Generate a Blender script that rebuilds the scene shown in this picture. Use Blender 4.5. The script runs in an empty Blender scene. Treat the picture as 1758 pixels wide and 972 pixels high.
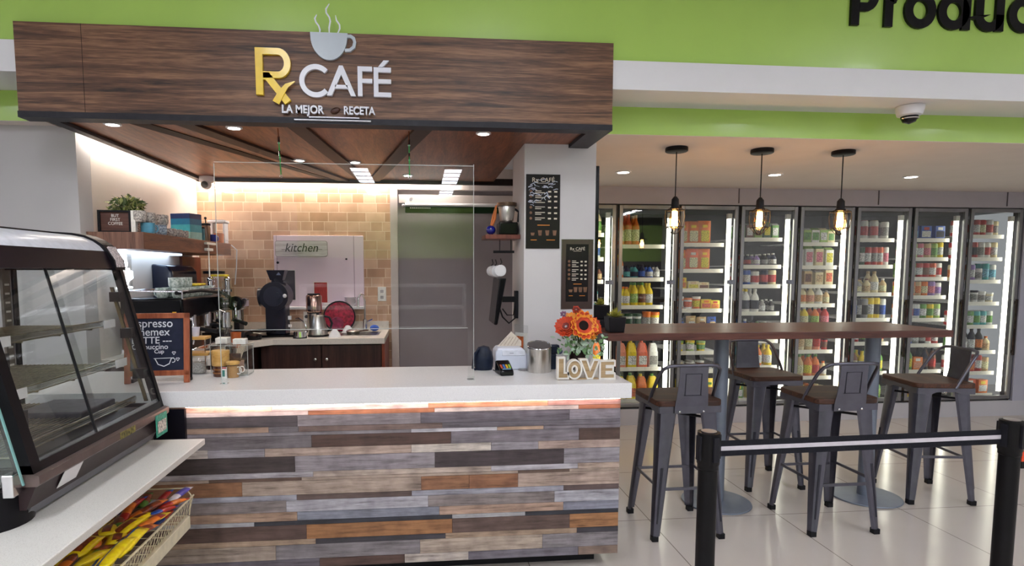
import bpy, bmesh, math, random
from mathutils import Vector, Matrix
random.seed(11)
PI = math.pi
sc = bpy.context.scene
COL = sc.collection

# ------------------------------------------------------------------ camera, world, exposure
cam_d = bpy.data.cameras.new('camera'); cam = bpy.data.objects.new('camera', cam_d); COL.objects.link(cam)
cam.location = (0, 0, 1.47)
cam.rotation_euler = (math.radians(90 - 4.8), 0, math.radians(-5.41))
cam_d.sensor_width = 36.0
cam_d.lens = 1007.0 / 1758.0 * 36.0
cam_d.shift_x = (879 - 820) / 1758.0
cam_d.shift_y = (548 - 486) / 1758.0
cam_d.clip_start = 0.05
sc.camera = cam
w = bpy.data.worlds.new('world'); sc.world = w; w.use_nodes = True
w.node_tree.nodes['Background'].inputs[0].default_value = (0.93, 0.95, 1.0, 1)
w.node_tree.nodes['Background'].inputs[1].default_value = 0.3
sc.view_settings.view_transform = 'Standard'; sc.view_settings.look = 'None'
sc.view_settings.exposure = 0.0; sc.view_settings.gamma = 1.0; sc.view_settings.use_curve_mapping = False
PANEL_E = 22.0      # store ceiling panels
STRIP_E = 55.0      # cove strips in the cafe
COOLER_E = 7.0      # tubes inside the coolers

# ------------------------------------------------------------------ materials
def lin(c):
    return tuple(((x/255.0)/12.92 if x/255.0 <= 0.04045 else ((x/255.0+0.055)/1.055)**2.4) for x in c)
MATS = {}
def mat(name, rgb, rough=0.5, metal=0.0, var=0.06, scale=30, bump=0.0, coat=0.0, stretch=None, trans=0.0, emis=0.0, dark=None):
    """procedural surface: base colour broken up by noise"""
    if name in MATS: return MATS[name]
    m = bpy.data.materials.new(name); m.use_nodes = True; MATS[name] = m
    nt = m.node_tree; N = nt.nodes; L = nt.links; b = N['Principled BSDF']
    b.inputs['Roughness'].default_value = rough; b.inputs['Metallic'].default_value = metal
    b.inputs['Coat Weight'].default_value = coat; b.inputs['Coat Roughness'].default_value = 0.08
    c = lin(rgb)
    if max(rgb) < 60 and not metal: b.inputs['Specular IOR Level'].default_value = 0.22
    tc = N.new('ShaderNodeTexCoord'); mp = N.new('ShaderNodeMapping'); L.new(tc.outputs['Object'], mp.inputs[0])
    mp.inputs['Scale'].default_value = stretch or (1, 1, 1)
    no = N.new('ShaderNodeTexNoise'); L.new(mp.outputs[0], no.inputs['Vector']); no.inputs['Scale'].default_value = scale
    no.inputs['Detail'].default_value = 5
    cr = N.new('ShaderNodeValToRGB'); L.new(no.outputs[0], cr.inputs[0])
    d = lin(dark) if dark else tuple(x*(1-var*2.2) for x in c)
    cr.color_ramp.elements[0].position = 0.3; cr.color_ramp.elements[1].position = 0.7
    cr.color_ramp.elements[0].color = (*d, 1)
    cr.color_ramp.elements[1].color = (*[min(1, x*(1+var)) for x in c], 1)
    L.new(cr.outputs[0], b.inputs['Base Color'])
    if bump:
        bp = N.new('ShaderNodeBump'); bp.inputs['Strength'].default_value = bump; bp.inputs['Distance'].default_value = 0.004
        L.new(no.outputs[0], bp.inputs['Height']); L.new(bp.outputs[0], b.inputs['Normal'])
    if emis:
        b.inputs['Emission Color'].default_value = (*c, 1); b.inputs['Emission Strength'].default_value = emis
    return m

def wood(name, c1, c2, c3, axis='X', rough=0.4, scale=6.0, coat=0.0, freq=14.0):
    if name in MATS: return MATS[name]
    m = bpy.data.materials.new(name); m.use_nodes = True; MATS[name] = m
    nt = m.node_tree; N = nt.nodes; L = nt.links; b = N['Principled BSDF']
    tc = N.new('ShaderNodeTexCoord'); mp = N.new('ShaderNodeMapping'); L.new(tc.outputs['Object'], mp.inputs[0])
    s = {'X': (0.9, freq, freq), 'Y': (freq, 0.9, freq), 'Z': (freq, freq, 0.9)}[axis]
    mp.inputs['Scale'].default_value = s
    n1 = N.new('ShaderNodeTexNoise'); L.new(mp.outputs[0], n1.inputs['Vector']); n1.inputs['Scale'].default_value = scale*0.35
    n1.inputs['Detail'].default_value = 8; n1.inputs['Roughness'].default_value = 0.62; n1.inputs['Distortion'].default_value = 0.9
    n2 = N.new('ShaderNodeTexNoise'); L.new(mp.outputs[0], n2.inputs['Vector']); n2.inputs['Scale'].default_value = scale*3
    n2.inputs['Detail'].default_value = 4
    mx = N.new('ShaderNodeMath'); mx.operation = 'MULTIPLY_ADD'; L.new(n2.outputs[0], mx.inputs[0]); mx.inputs[1].default_value = 0.35
    L.new(n1.outputs[0], mx.inputs[2])
    cr = N.new('ShaderNodeValToRGB'); L.new(mx.outputs[0], cr.inputs[0])
    e = cr.color_ramp.elements; e[0].position = 0.48; e[0].color = (*lin(c1), 1); e[1].position = 0.86; e[1].color = (*lin(c3), 1)
    x = e.new(0.66); x.color = (*lin(c2), 1)
    L.new(cr.outputs[0], b.inputs['Base Color']); b.inputs['Roughness'].default_value = rough; b.inputs['Coat Weight'].default_value = coat
    bp = N.new('ShaderNodeBump'); bp.inputs['Strength'].default_value = 0.15; bp.inputs['Distance'].default_value = 0.002
    L.new(n2.outputs[0], bp.inputs['Height']); L.new(bp.outputs[0], b.inputs['Normal'])
    return m

def glass(name, tint=(0.96, 0.98, 0.97), refl=1.0, rough=0.0):
    if name in MATS: return MATS[name]
    m = bpy.data.materials.new(name); m.use_nodes = True; MATS[name] = m
    nt = m.node_tree; N = nt.nodes; L = nt.links; N.remove(N['Principled BSDF'])
    out = N['Material Output']; tr = N.new('ShaderNodeBsdfTransparent'); tr.inputs[0].default_value = (*tint, 1)
    gl = N.new('ShaderNodeBsdfGlossy'); gl.inputs['Roughness'].default_value = rough; gl.inputs['Color'].default_value = (1, 1, 1, 1)
    fr = N.new('ShaderNodeFresnel'); ge = N.new('ShaderNodeNewGeometry')
    io = N.new('ShaderNodeMath'); io.operation = 'MULTIPLY_ADD'; L.new(ge.outputs['Backfacing'], io.inputs[0]); io.inputs[1].default_value = 1/1.5-1.5; io.inputs[2].default_value = 1.5
    L.new(io.outputs[0], fr.inputs[0])   # same reflectance from both faces of the thin pane
    # faint surface haze of a plastic or glass pane, a little more reflective with thickness
    k = N.new('ShaderNodeMath'); k.operation = 'MULTIPLY'; k.inputs[1].default_value = refl; L.new(fr.outputs[0], k.inputs[0])
    mx = N.new('ShaderNodeMixShader'); L.new(k.outputs[0], mx.inputs[0]); L.new(tr.outputs[0], mx.inputs[1]); L.new(gl.outputs[0], mx.inputs[2])
    L.new(mx.outputs[0], out.inputs[0])
    return m

def emit(name, rgb, s):
    if name in MATS: return MATS[name]
    m = bpy.data.materials.new(name); m.use_nodes = True; MATS[name] = m
    nt = m.node_tree; N = nt.nodes; b = N['Principled BSDF']
    b.inputs['Base Color'].default_value = (0.8, 0.8, 0.8, 1)
    b.inputs['Emission Color'].default_value = (*lin(rgb), 1); b.inputs['Emission Strength'].default_value = s
    return m

def attr_wood(name):
    """reclaimed boards: each board's own colour is stored on its faces, grain comes from noise"""
    m = bpy.data.materials.new(name); m.use_nodes = True; MATS[name] = m
    nt = m.node_tree; N = nt.nodes; L = nt.links; b = N['Principled BSDF']
    at = N.new('ShaderNodeAttribute'); at.attribute_name = 'board'
    tc = N.new('ShaderNodeTexCoord'); mp = N.new('ShaderNodeMapping'); L.new(tc.outputs['Object'], mp.inputs[0]); mp.inputs['Scale'].default_value = (3.0, 40, 40)
    av = N.new('ShaderNodeVectorMath'); av.operation = 'MULTIPLY_ADD'; L.new(at.outputs['Color'], av.inputs[0]); av.inputs[1].default_value = (31, 17, 23); L.new(mp.outputs[0], av.inputs[2])
    n1 = N.new('ShaderNodeTexNoise'); L.new(av.outputs[0], n1.inputs['Vector']); n1.inputs['Scale'].default_value = 1.6; n1.inputs['Detail'].default_value = 10; n1.inputs['Roughness'].default_value = 0.7
    n2 = N.new('ShaderNodeTexNoise'); L.new(tc.outputs['Object'], n2.inputs['Vector']); n2.inputs['Scale'].default_value = 14; n2.inputs['Detail'].default_value = 6
    cr = N.new('ShaderNodeValToRGB'); L.new(n1.outputs[0], cr.inputs[0])
    e = cr.color_ramp.elements; e[0].position = 0.32; e[0].color = (0.38, 0.36, 0.36, 1); e[1].position = 0.66; e[1].color = (1.28, 1.28, 1.3, 1)
    x = e.new(0.45); x.color = (0.85, 0.84, 0.84, 1)
    cr2 = N.new('ShaderNodeValToRGB'); L.new(n2.outputs[0], cr2.inputs[0])
    f = cr2.color_ramp.elements; f[0].position = 0.3; f[0].color = (0.72, 0.7, 0.72, 1); f[1].position = 0.6; f[1].color = (1.08, 1.08, 1.08, 1)
    m1 = N.new('ShaderNodeMix'); m1.data_type = 'RGBA'; m1.blend_type = 'MULTIPLY'; m1.inputs[0].default_value = 1
    L.new(at.outputs['Color'], m1.inputs[6]); L.new(cr.outputs[0], m1.inputs[7])
    m2 = N.new('ShaderNodeMix'); m2.data_type = 'RGBA'; m2.blend_type = 'MULTIPLY'; m2.inputs[0].default_value = 1
    L.new(m1.outputs[2], m2.inputs[6]); L.new(cr2.outputs[0], m2.inputs[7])
    L.new(m2.outputs[2], b.inputs['Base Color']); b.inputs['Roughness'].default_value = 0.55
    bp = N.new('ShaderNodeBump'); bp.inputs['Strength'].default_value = 0.35; bp.inputs['Distance'].default_value = 0.002
    L.new(n1.outputs[0], bp.inputs['Height']); L.new(bp.outputs[0], b.inputs['Normal'])
    return m

def tile_mat(name, tile, grout, size, off, rough, mortar=0.003, var=0.03):
    m = bpy.data.materials.new(name); m.use_nodes = True; MATS[name] = m
    nt = m.node_tree; N = nt.nodes; L = nt.links; b = N['Principled BSDF']
    tc = N.new('ShaderNodeTexCoord'); mp = N.new('ShaderNodeMapping'); L.new(tc.outputs['Object'], mp.inputs[0])
    mp.inputs['Location'].default_value = (-off[0], -off[1], 0)
    br = N.new('ShaderNodeTexBrick'); L.new(mp.outputs[0], br.inputs['Vector'])
    br.offset = 0.0; br.squash = 1.0
    br.inputs['Scale'].default_value = 1.0; br.inputs['Brick Width'].default_value = size; br.inputs['Row Height'].default_value = size
    br.inputs['Mortar Size'].default_value = mortar; br.inputs['Mortar Smooth'].default_value = 0.2
    br.inputs['Color1'].default_value = (*lin(tile), 1); br.inputs['Color2'].default_value = (*[x*0.96 for x in lin(tile)], 1)
    br.inputs['Mortar'].default_value = (*lin(grout), 1)
    no = N.new('ShaderNodeTexNoise'); L.new(tc.outputs['Object'], no.inputs['Vector']); no.inputs['Scale'].default_value = 3.5; no.inputs['Detail'].default_value = 6
    cr = N.new('ShaderNodeValToRGB'); L.new(no.outputs[0], cr.inputs[0]); cr.color_ramp.elements[0].color = (0.93, 0.92, 0.91, 1); cr.color_ramp.elements[1].color = (1, 1, 1, 1)
    mx = N.new('ShaderNodeMix'); mx.data_type = 'RGBA'; mx.blend_type = 'MULTIPLY'; mx.inputs[0].default_value = 1
    L.new(br.outputs[0], mx.inputs[6]); L.new(cr.outputs[0], mx.inputs[7]); L.new(mx.outputs[2], b.inputs['Base Color'])
    b.inputs['Roughness'].default_value = rough
    return m

def brick_mat(name):
    """tan stone-look wall tiles in uneven courses"""
    m = bpy.data.materials.new(name); m.use_nodes = True; MATS[name] = m
    nt = m.node_tree; N = nt.nodes; L = nt.links; b = N['Principled BSDF']
    tc = N.new('ShaderNodeTexCoord'); mp = N.new('ShaderNodeMapping'); L.new(tc.outputs['Object'], mp.inputs[0]); mp.inputs['Rotation'].default_value = (PI/2, 0, 0)
    br = N.new('ShaderNodeTexBrick'); L.new(mp.outputs[0], br.inputs['Vector']); br.offset = 0.43; br.squash = 0.62; br.squash_frequency = 3
    br.inputs['Scale'].default_value = 1.0; br.inputs['Brick Width'].default_value = 0.155; br.inputs['Row Height'].default_value = 0.078
    br.inputs['Mortar Size'].default_value = 0.0028; br.inputs['Bias'].default_value = -0.1
    br.inputs['Color1'].default_value = (*lin((210, 176, 148)), 1); br.inputs['Color2'].default_value = (*lin((172, 132, 102)), 1)
    br.inputs['Mortar'].default_value = (*lin((226, 204, 176)), 1)
    no = N.new('ShaderNodeTexNoise'); L.new(tc.outputs['Object'], no.inputs['Vector']); no.inputs['Scale'].default_value = 9; no.inputs['Detail'].default_value = 8
    cr = N.new('ShaderNodeValToRGB'); L.new(no.outputs[0], cr.inputs[0]); cr.color_ramp.elements[0].position = .3; cr.color_ramp.elements[1].position = .7
    cr.color_ramp.elements[0].color = (0.8, 0.76, 0.72, 1); cr.color_ramp.elements[1].color = (1.05, 1.03, 1.02, 1)
    mx = N.new('ShaderNodeMix'); mx.data_type = 'RGBA'; mx.blend_type = 'MULTIPLY'; mx.inputs[0].default_value = 1
    L.new(br.outputs[0], mx.inputs[6]); L.new(cr.outputs[0], mx.inputs[7]); L.new(mx.outputs[2], b.inputs['Base Color'])
    b.inputs['Roughness'].default_value = 0.5
    bp = N.new('ShaderNodeBump'); bp.inputs['Strength'].default_value = 0.5; bp.inputs['Distance'].default_value = 0.004; bp.invert = True
    L.new(br.outputs['Fac'], bp.inputs['Height']); L.new(bp.outputs[0], b.inputs['Normal'])
    return m

def quartz(name, rgb, spk, rough=0.25):
    m = bpy.data.materials.new(name); m.use_nodes = True; MATS[name] = m
    nt = m.node_tree; N = nt.nodes; L = nt.links; b = N['Principled BSDF']
    tc = N.new('ShaderNodeTexCoord')
    no = N.new('ShaderNodeTexNoise'); L.new(tc.outputs['Object'], no.inputs['Vector']); no.inputs['Scale'].default_value = 420; no.inputs['Detail'].default_value = 3
    cr = N.new('ShaderNodeValToRGB'); L.new(no.outputs[0], cr.inputs[0]); e = cr.color_ramp.elements
    e[0].position = 0.33; e[0].color = (*lin(spk), 1); e[1].position = 0.46; e[1].color = (*lin(rgb), 1)
    L.new(cr.outputs[0], b.inputs['Base Color']); b.inputs['Roughness'].default_value = rough
    return m

# ------------------------------------------------------------------ mesh builder
class MB:
    def __init__(s): s.v = []; s.f = []; s.mi = []; s.m = 0; s.c = []; s.col = None
    def add(s, vs, fs):
        o = len(s.v); s.v += [tuple(x) for x in vs]
        for f in fs: s.f.append([i+o for i in f]); s.mi.append(s.m); s.c.append(s.col)
        return s
    def box(s, x0, x1, y0, y1, z0, z1, M=None):
        vs = [(x, y, z) for x in (x0, x1) for y in (y0, y1) for z in (z0, z1)]
        if M: vs = [tuple(M @ Vector(q)) for q in vs]
        return s.add(vs, [(0, 1, 3, 2), (4, 6, 7, 5), (0, 4, 5, 1), (2, 3, 7, 6), (0, 2, 6, 4), (1, 5, 7, 3)])
    def frus(s, a, b):
        """a, b: matching rings of points, capped"""
        n = len(a); vs = list(a)+list(b)
        fs = [(i, (i+1) % n, n+(i+1) % n, n+i) for i in range(n)] + [tuple(range(n))[::-1], tuple(range(n, 2*n))]
        return s.add(vs, fs)
    def cyl(s, p0, p1, r0, r1=None, n=16, caps=True):
        r1 = r0 if r1 is None else r1
        p0 = Vector(p0); p1 = Vector(p1); d = (p1-p0).normalized()
        u = d.orthogonal().normalized(); v = d.cross(u)
        a = [p0+(u*math.cos(2*PI*i/n)+v*math.sin(2*PI*i/n))*r0 for i in range(n)]
        b = [p1+(u*math.cos(2*PI*i/n)+v*math.sin(2*PI*i/n))*r1 for i in range(n)]
        fs = [(i, (i+1) % n, n+(i+1) % n, n+i) for i in range(n)]
        if caps: fs += [tuple(range(n))[::-1], tuple(range(n, 2*n))]
        return s.add(a+b, fs)
    def lathe(s, prof, c=(0, 0, 0), n=20, axis='Z', sq=1.0):
        vs = []; fs = []
        for r, z in prof:
            for i in range(n):
                a = 2*PI*i/n; p = (r*math.cos(a), r*math.sin(a)*sq, z)
                if axis == 'Y': p = (p[0], z, p[1])
                if axis == 'X': p = (z, p[0], p[1])
                vs.append((p[0]+c[0], p[1]+c[1], p[2]+c[2]))
        for k in range(len(prof)-1):
            for i in range(n):
                j = (i+1) % n; fs.append((k*n+i, k*n+j, (k+1)*n+j, (k+1)*n+i))
        if prof[0][0] > 1e-5: fs.append(tuple(range(n))[::-1])
        if prof[-1][0] > 1e-5: fs.append(tuple((len(prof)-1)*n+i for i in range(n)))
        return s.add(vs, fs)
    def tube(s, pts, r, n=8, closed=False):
        pts = [Vector(p) for p in pts]; N = len(pts); rings = []
        ref = None
        for i, p in enumerate(pts):
            a = pts[i-1] if (i > 0 or closed) else p; b = pts[(i+1) % N] if (i < N-1 or closed) else p
            d = (b-a).normalized() if (b-a).length > 1e-9 else Vector((0, 0, 1))
            if ref is None: ref = d.orthogonal().normalized()
            u = (ref - d*ref.dot(d)); u = u.normalized() if u.length > 1e-6 else d.orthogonal().normalized(); ref = u
            v = d.cross(u)
            rr = r[i] if isinstance(r, (list, tuple)) else r
            rings.append([p+(u*math.cos(2*PI*k/n)+v*math.sin(2*PI*k/n))*rr for k in range(n)])
        vs = [q for g in rings for q in g]; fs = []
        for i in range(N if closed else N-1):
            j = (i+1) % N
            for k in range(n): fs.append((i*n+k, i*n+(k+1) % n, j*n+(k+1) % n, j*n+k))
        if not closed: fs += [tuple(range(n))[::-1], tuple((N-1)*n+k for k in range(n))]
        return s.add(vs, fs)
    def sphere(s, c, r, n=14, m=8, sx=1, sy=1, sz=1):
        prof = [(r*math.sin(PI*i/m), -r*math.cos(PI*i/m)) for i in range(m+1)]
        prof[0] = (0.00002, -r); prof[-1] = (0.00002, r)
        vs = []; fs = []
        for a, z in prof:
            for i in range(n):
                t = 2*PI*i/n; vs.append((c[0]+a*math.cos(t)*sx, c[1]+a*math.sin(t)*sy, c[2]+z*sz))
        for k in range(m):
            for i in range(n):
                j = (i+1) % n; fs.append((k*n+i, k*n+j, (k+1)*n+j, (k+1)*n+i))
        return s.add(vs, fs)
    def prism(s, poly, y0, y1, plane='XZ'):
        """poly in a plane, extruded between y0 and y1 along the remaining axis"""
        def P(a, b, c): return {'XZ': (a, c, b), 'YZ': (c, a, b), 'XY': (a, b, c)}[plane]
        n = len(poly); vs = [P(a, b, y0) for a, b in poly]+[P(a, b, y1) for a, b in poly]
        fs = [(i, (i+1) % n, n+(i+1) % n, n+i) for i in range(n)] + [tuple(range(n))[::-1], tuple(range(n, 2*n))]
        return s.add(vs, fs)
    def stroke(s, pts, wd, y0, y1, closed=False):
        """ribbon of width wd along pts in XZ, extruded in Y, mitred corners"""
        n = len(pts); Lf = []; Rt = []
        for i in range(n):
            p = Vector(pts[i])
            a = Vector(pts[i-1]) if (i > 0 or closed) else None; b = Vector(pts[(i+1) % n]) if (i < n-1 or closed) else None
            d1 = (p-a).normalized() if a is not None else None; d2 = (b-p).normalized() if b is not None else None
            if d1 is None: d1 = d2
            if d2 is None: d2 = d1
            nn = Vector((-(d1.y+d2.y), d1.x+d2.x)); nn = nn.normalized() if nn.length > 1e-6 else Vector((-d1.y, d1.x))
            k = max(0.35, nn.dot(Vector((-d1.y, d1.x))))
            ww = (wd[i] if isinstance(wd, (list, tuple)) else wd)/2/k
            Lf.append(p+nn*ww); Rt.append(p-nn*ww)
        for i in range(n if closed else n-1):
            j = (i+1) % n
            s.prism([tuple(Rt[i]), tuple(Rt[j]), tuple(Lf[j]), tuple(Lf[i])], y0, y1)
        return s
    def xf(s, M, start=0):
        for i in range(start, len(s.v)): s.v[i] = tuple(M @ Vector(s.v[i]))
        return s
    def build(s, name, mats, parent=None, loc=None, smooth=True, bevel=0.0, seg=2, rot=None):
        me = bpy.data.meshes.new(name); me.from_pydata(s.v, [], s.f)
        if not isinstance(mats, (list, tuple)): mats = [mats]
        for m in mats: me.materials.append(m)
        for p, k in zip(me.polygons, s.mi): p.material_index = k
        if any(c is not None for c in s.c):
            ca = me.color_attributes.new('board', 'FLOAT_COLOR', 'CORNER')
            for p, c in zip(me.polygons, s.c):
                for li in p.loop_indices: ca.data[li].color = (*(c or (0.5, 0.5, 0.5)), 1)
        bm = bmesh.new(); bm.from_mesh(me); bmesh.ops.recalc_face_normals(bm, faces=bm.faces); bm.to_mesh(me); bm.free()
        if smooth:
            for p in me.polygons: p.use_smooth = True
            me.set_sharp_from_angle(angle=math.radians(38))
        o = bpy.data.objects.new(name, me); COL.objects.link(o)
        if parent is not None: o.parent = parent
        if loc is not None: o.location = loc
        if rot is not None: o.rotation_euler = rot
        if bevel:
            b = o.modifiers.new('bevel', 'BEVEL'); b.width = bevel; b.segments = seg; b.limit_method = 'ANGLE'; b.angle_limit = math.radians(40)
        return o

def thing(name, label, cat, loc=(0, 0, 0), rz=0.0, group=None, rot=None):
    o = bpy.data.objects.new(name, None); COL.objects.link(o); o.empty_display_size = 0.05
    o.location = loc; o.rotation_euler = rot or (0, 0, rz); o['label'] = label; o['category'] = cat
    if group: o['group'] = group
    return o
def tag(o, label, cat, group=None):
    o['label'] = label; o['category'] = cat
    if group: o['group'] = group
    return o
def struct(o): o['kind'] = 'structure'; return o
KIDS = {}
def dup(root, loc, rz=None, label=None, group=None):
    kids = [c for c in root.children]
    r = root.copy(); COL.objects.link(r); r.location = loc
    if rz is not None: r.rotation_euler = (0, 0, rz)
    if label: r['label'] = label
    if group: r['group'] = group
    for ch in kids:
        c = ch.copy(); COL.objects.link(c); c.parent = r
        for g in list(ch.children):
            d = g.copy(); COL.objects.link(d); d.parent = c
    return r
def text(name, s, size, ext, m, parent=None, loc=(0, 0, 0), rot=(PI/2, 0, 0), align='LEFT', bold=0.0, sx=1.0, spacing=1.0, shear=0.0):
    cu = bpy.data.curves.new(name, 'FONT'); cu.body = s; cu.size = size; cu.extrude = ext; cu.align_x = align; cu.offset = bold
    cu.space_character = spacing; cu.shear = shear; cu.resolution_u = 4
    t = bpy.data.objects.new(name+'_c', cu); COL.objects.link(t)
    dg = bpy.context.evaluated_depsgraph_get(); me = bpy.data.meshes.new_from_object(t.evaluated_get(dg))
    bpy.data.objects.remove(t); bpy.data.curves.remove(cu)
    me.materials.clear(); me.materials.append(m); me.name = name
    o = bpy.data.objects.new(name, me); COL.objects.link(o); o.location = loc; o.rotation_euler = rot; o.scale = (sx, 1, 1)
    if parent is not None: o.parent = parent
    return o
def arc(cx, cz, r, a0, a1, n=24, rz=None):
    rz = rz or r
    return [(cx+r*math.cos(math.radians(a0+(a1-a0)*i/n)), cz+rz*math.sin(math.radians(a0+(a1-a0)*i/n))) for i in range(n+1)]
def rrect(x0, x1, y0, y1, r, n=4):
    P = []
    for cx, cy, a in ((x1-r, y1-r, 0), (x0+r, y1-r, 90), (x0+r, y0+r, 180), (x1-r, y0+r, 270)):
        for i in range(n+1):
            t = math.radians(a+90*i/n); P.append((cx+r*math.cos(t), cy+r*math.sin(t)))
    return P

# palette
GREEN = mat('green_paint', (168, 204, 96), 0.3, var=0.02, scale=4, coat=0.15)
WHITE = mat('white_paint', (222, 222, 226), 0.5, var=0.012, scale=6)
GREYW = mat('grey_white_wall', (204, 202, 203), 0.6, var=0.012, scale=6)
BEIGE = mat('beige_ceiling_paint', (212, 202, 194), 0.7, var=0.015, scale=5)
CREAMW = mat('cream_wall_paint', (222, 212, 204), 0.6, var=0.02, scale=4)
BLACK = mat('matte_black', (22, 22, 26), 0.5, var=0.1)
GLOSSB = mat('gloss_black', (10, 10, 14), 0.18, var=0.1)
CHARC = mat('charcoal_trim', (46, 46, 52), 0.5, var=0.08)
GUN = mat('gunmetal_steel', (104, 104, 116), 0.32, metal=0.85, var=0.06, scale=18)
BLUEG = mat('blue_grey_enamel', (122, 130, 146), 0.4, metal=0.3, var=0.04, scale=14)
STEEL = mat('brushed_steel', (200, 196, 190), 0.28, metal=1.0, var=0.06, scale=20, stretch=(6, 6, 0.6))
CHROME = mat('chrome', (225, 225, 228), 0.1, metal=1.0, var=0.02)
ALU = mat('aluminium_frame', (150, 150, 152), 0.3, metal=0.9, var=0.05, scale=12, stretch=(1, 1, 0.3))
DALU = mat('dark_cooler_gasket', (40, 40, 46), 0.4, metal=0.3, var=0.1)
RAIL = mat('white_price_rail', (236, 232, 222), 0.4, var=0.03, scale=60)
SEATW = wood('dark_seat_wood', (38, 20, 13), (68, 38, 24), (96, 58, 38), 'X', 0.55, 7)
TABW = wood('red_brown_table_laminate', (54, 28, 23), (84, 46, 38), (106, 62, 52), 'X', 0.4, 5)
FASC = wood('walnut_fascia_laminate', (40, 25, 18), (94, 63, 45), (142, 104, 76), 'X', 0.45, 5, freq=19.0)
CEILW = wood('warm_canopy_wood', (78, 38, 18), (116, 62, 34), (150, 88, 52), 'Y', 0.4, 6, freq=8.0)
SHELFW = wood('brown_shelf_wood', (74, 44, 30), (110, 68, 46), (132, 86, 60), 'Y', 0.4, 6, freq=9.0)
CABW = wood('dark_cabinet_wood', (36, 20, 18), (56, 32, 28), (72, 44, 38), 'Z', 0.4, 7, freq=16.0)
BAMBOO = wood('bamboo_lid_wood', (186, 138, 70), (208, 162, 88), (226, 184, 112), 'X', 0.4, 5)
FRAMEW = wood('chestnut_frame_wood', (120, 58, 34), (152, 80, 50), (176, 100, 66), 'Z', 0.35, 6)
QUARTZ = quartz('white_quartz', (228, 227, 228), (204, 203, 206))
QUARTZ2 = quartz('cream_quartz', (216, 208, 198), (180, 170, 160))
PANE = glass('clear_pane', (0.97, 0.985, 0.98))
SHIELD_G = glass('clear_acrylic', (0.965, 0.975, 0.975), refl=0.75)
COOLG = glass('cooler_glass', (0.95, 0.97, 0.96), refl=1.4)
ACR = glass('thin_acrylic', (0.93, 0.94, 0.94), refl=1.6)
EDGEG = mat('acrylic_edge', (196, 202, 200), 0.25, var=0.03)
AMBER = glass('amber_glass', (1.0, 0.72, 0.4), refl=1.5)
BOARDS = attr_wood('reclaimed_boards')
LBL = mat('white_label', (234, 232, 226), 0.5, var=0.05, scale=80)

# ------------------------------------------------------------------ setting
FLOOR = tile_mat('floor_tile', (208, 199, 191), (132, 121, 113), 0.80, (0.523+0.8*2, 4.84-0.8*4), 0.16)
struct(MB().box(-6, 8, -8.5, 6.8, -0.1, 0.0).build('floor', FLOOR, smooth=False))
struct(MB().box(-6, 8, -8.5, 3.05, 3.2, 3.3).build('ceiling', WHITE, smooth=False))
struct(MB().box(-6, 8, 3.0, 3.1, 2.522, 3.2).build('wall_upper_green', GREEN, smooth=False))
struct(MB().box(-6, 8, 2.972, 3.30, 2.38, 2.522).build('trim_1', WHITE, smooth=False))
struct(MB().box(-6, 8, 3.28, 3.34, 2.23, 2.38).build('wall_lower_green', GREEN, smooth=False))
struct(MB().box(0.965, 8, 3.282, 5.34, 2.228, 2.29).build('ceiling_alcove', BEIGE, smooth=False))
struct(MB().box(-6, -1.826, 3.282, 3.5, 2.228, 2.29).build('ceiling_strip_left', BEIGE, smooth=False))
struct(MB().box(-6, -1.826, 3.37, 3.50, 0, 2.228).build('wall_front_left', mat('grey_front_wall', (182, 180, 181), 0.6, var=0.012, scale=6), smooth=False))
struct(MB().box(-1.93, -1.826, 3.502, 5.05, 0, 2.32).build('wall_left', CREAMW, smooth=False))
BR = brick_mat('tan_wall_tiles')
struct(MB().box(-1.93, -0.262, 5.052, 5.15, 0, 2.32).build('wall_kitchen_back', BR, smooth=False))
GREYP = mat('grey_door_paint', (138, 130, 134), 0.55, var=0.02, scale=5)
struct(MB().box(0.87, 0.97, 3.84, 5.17, 0, 2.32).build('wall_partition', GREYW, smooth=False))
col = struct(MB().box(0.594, 1.016, 3.402, 3.84, 0, 2.34).build('wall_column', GREYW, smooth=False))
struct(MB().box(-1.93, 0.97, 3.345, 5.15, 2.34, 2.36).build('ceiling_kitchen', WHITE, smooth=False))
# back doorway panel of the kitchen
d = struct(bpy.data.objects.new('door_1', None)); COL.objects.link(d); d.location = (0, 0, 0)
MB().box(-0.20, 0.87, 5.06, 5.10, 0, 2.32).build('door_panel', GREYP, d, smooth=False)
fr = MB(); fr.box(-0.262, -0.20, 5.02, 5.10, 0, 2.14); fr.box(-0.262, 0.87, 5.02, 5.10, 2.14, 2.32); fr.box(-0.19, 0.87, 5.03, 5.062, 2.03, 2.10)
fr.build('door_frame', mat('pale_door_frame', (196, 186, 182), 0.45, var=0.02), d, smooth=False, bevel=0.003)
# cooler wall
struct(MB().box(0.97, 8, 5.30, 5.40, 2.075, 2.29).build('wall_above_coolers', mat('grey_cooler_header', (178, 174, 182), 0.5, var=0.02, scale=5), smooth=False))
struct(MB().box(0.97, 8, 5.30, 5.40, 0.0, 0.155).build('baseboard_coolers', mat('pale_cooler_kick', (192, 190, 196), 0.45, var=0.02, scale=5), smooth=False))
struct(MB().box(5.92, 8, 5.295, 5.40, 0.155, 2.29).build('wall_right_of_coolers', mat('blue_grey_wall', (176, 176, 192), 0.5, var=0.02, scale=5), smooth=False))
tr = MB()
for x in (2.95, 4.35, 5.7): tr.box(x, x+0.006, 5.292, 5.3, 2.09, 2.226)
struct(tr.build('trim_2', mat('header_joint', (96, 92, 98), 0.6), smooth=False))
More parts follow.
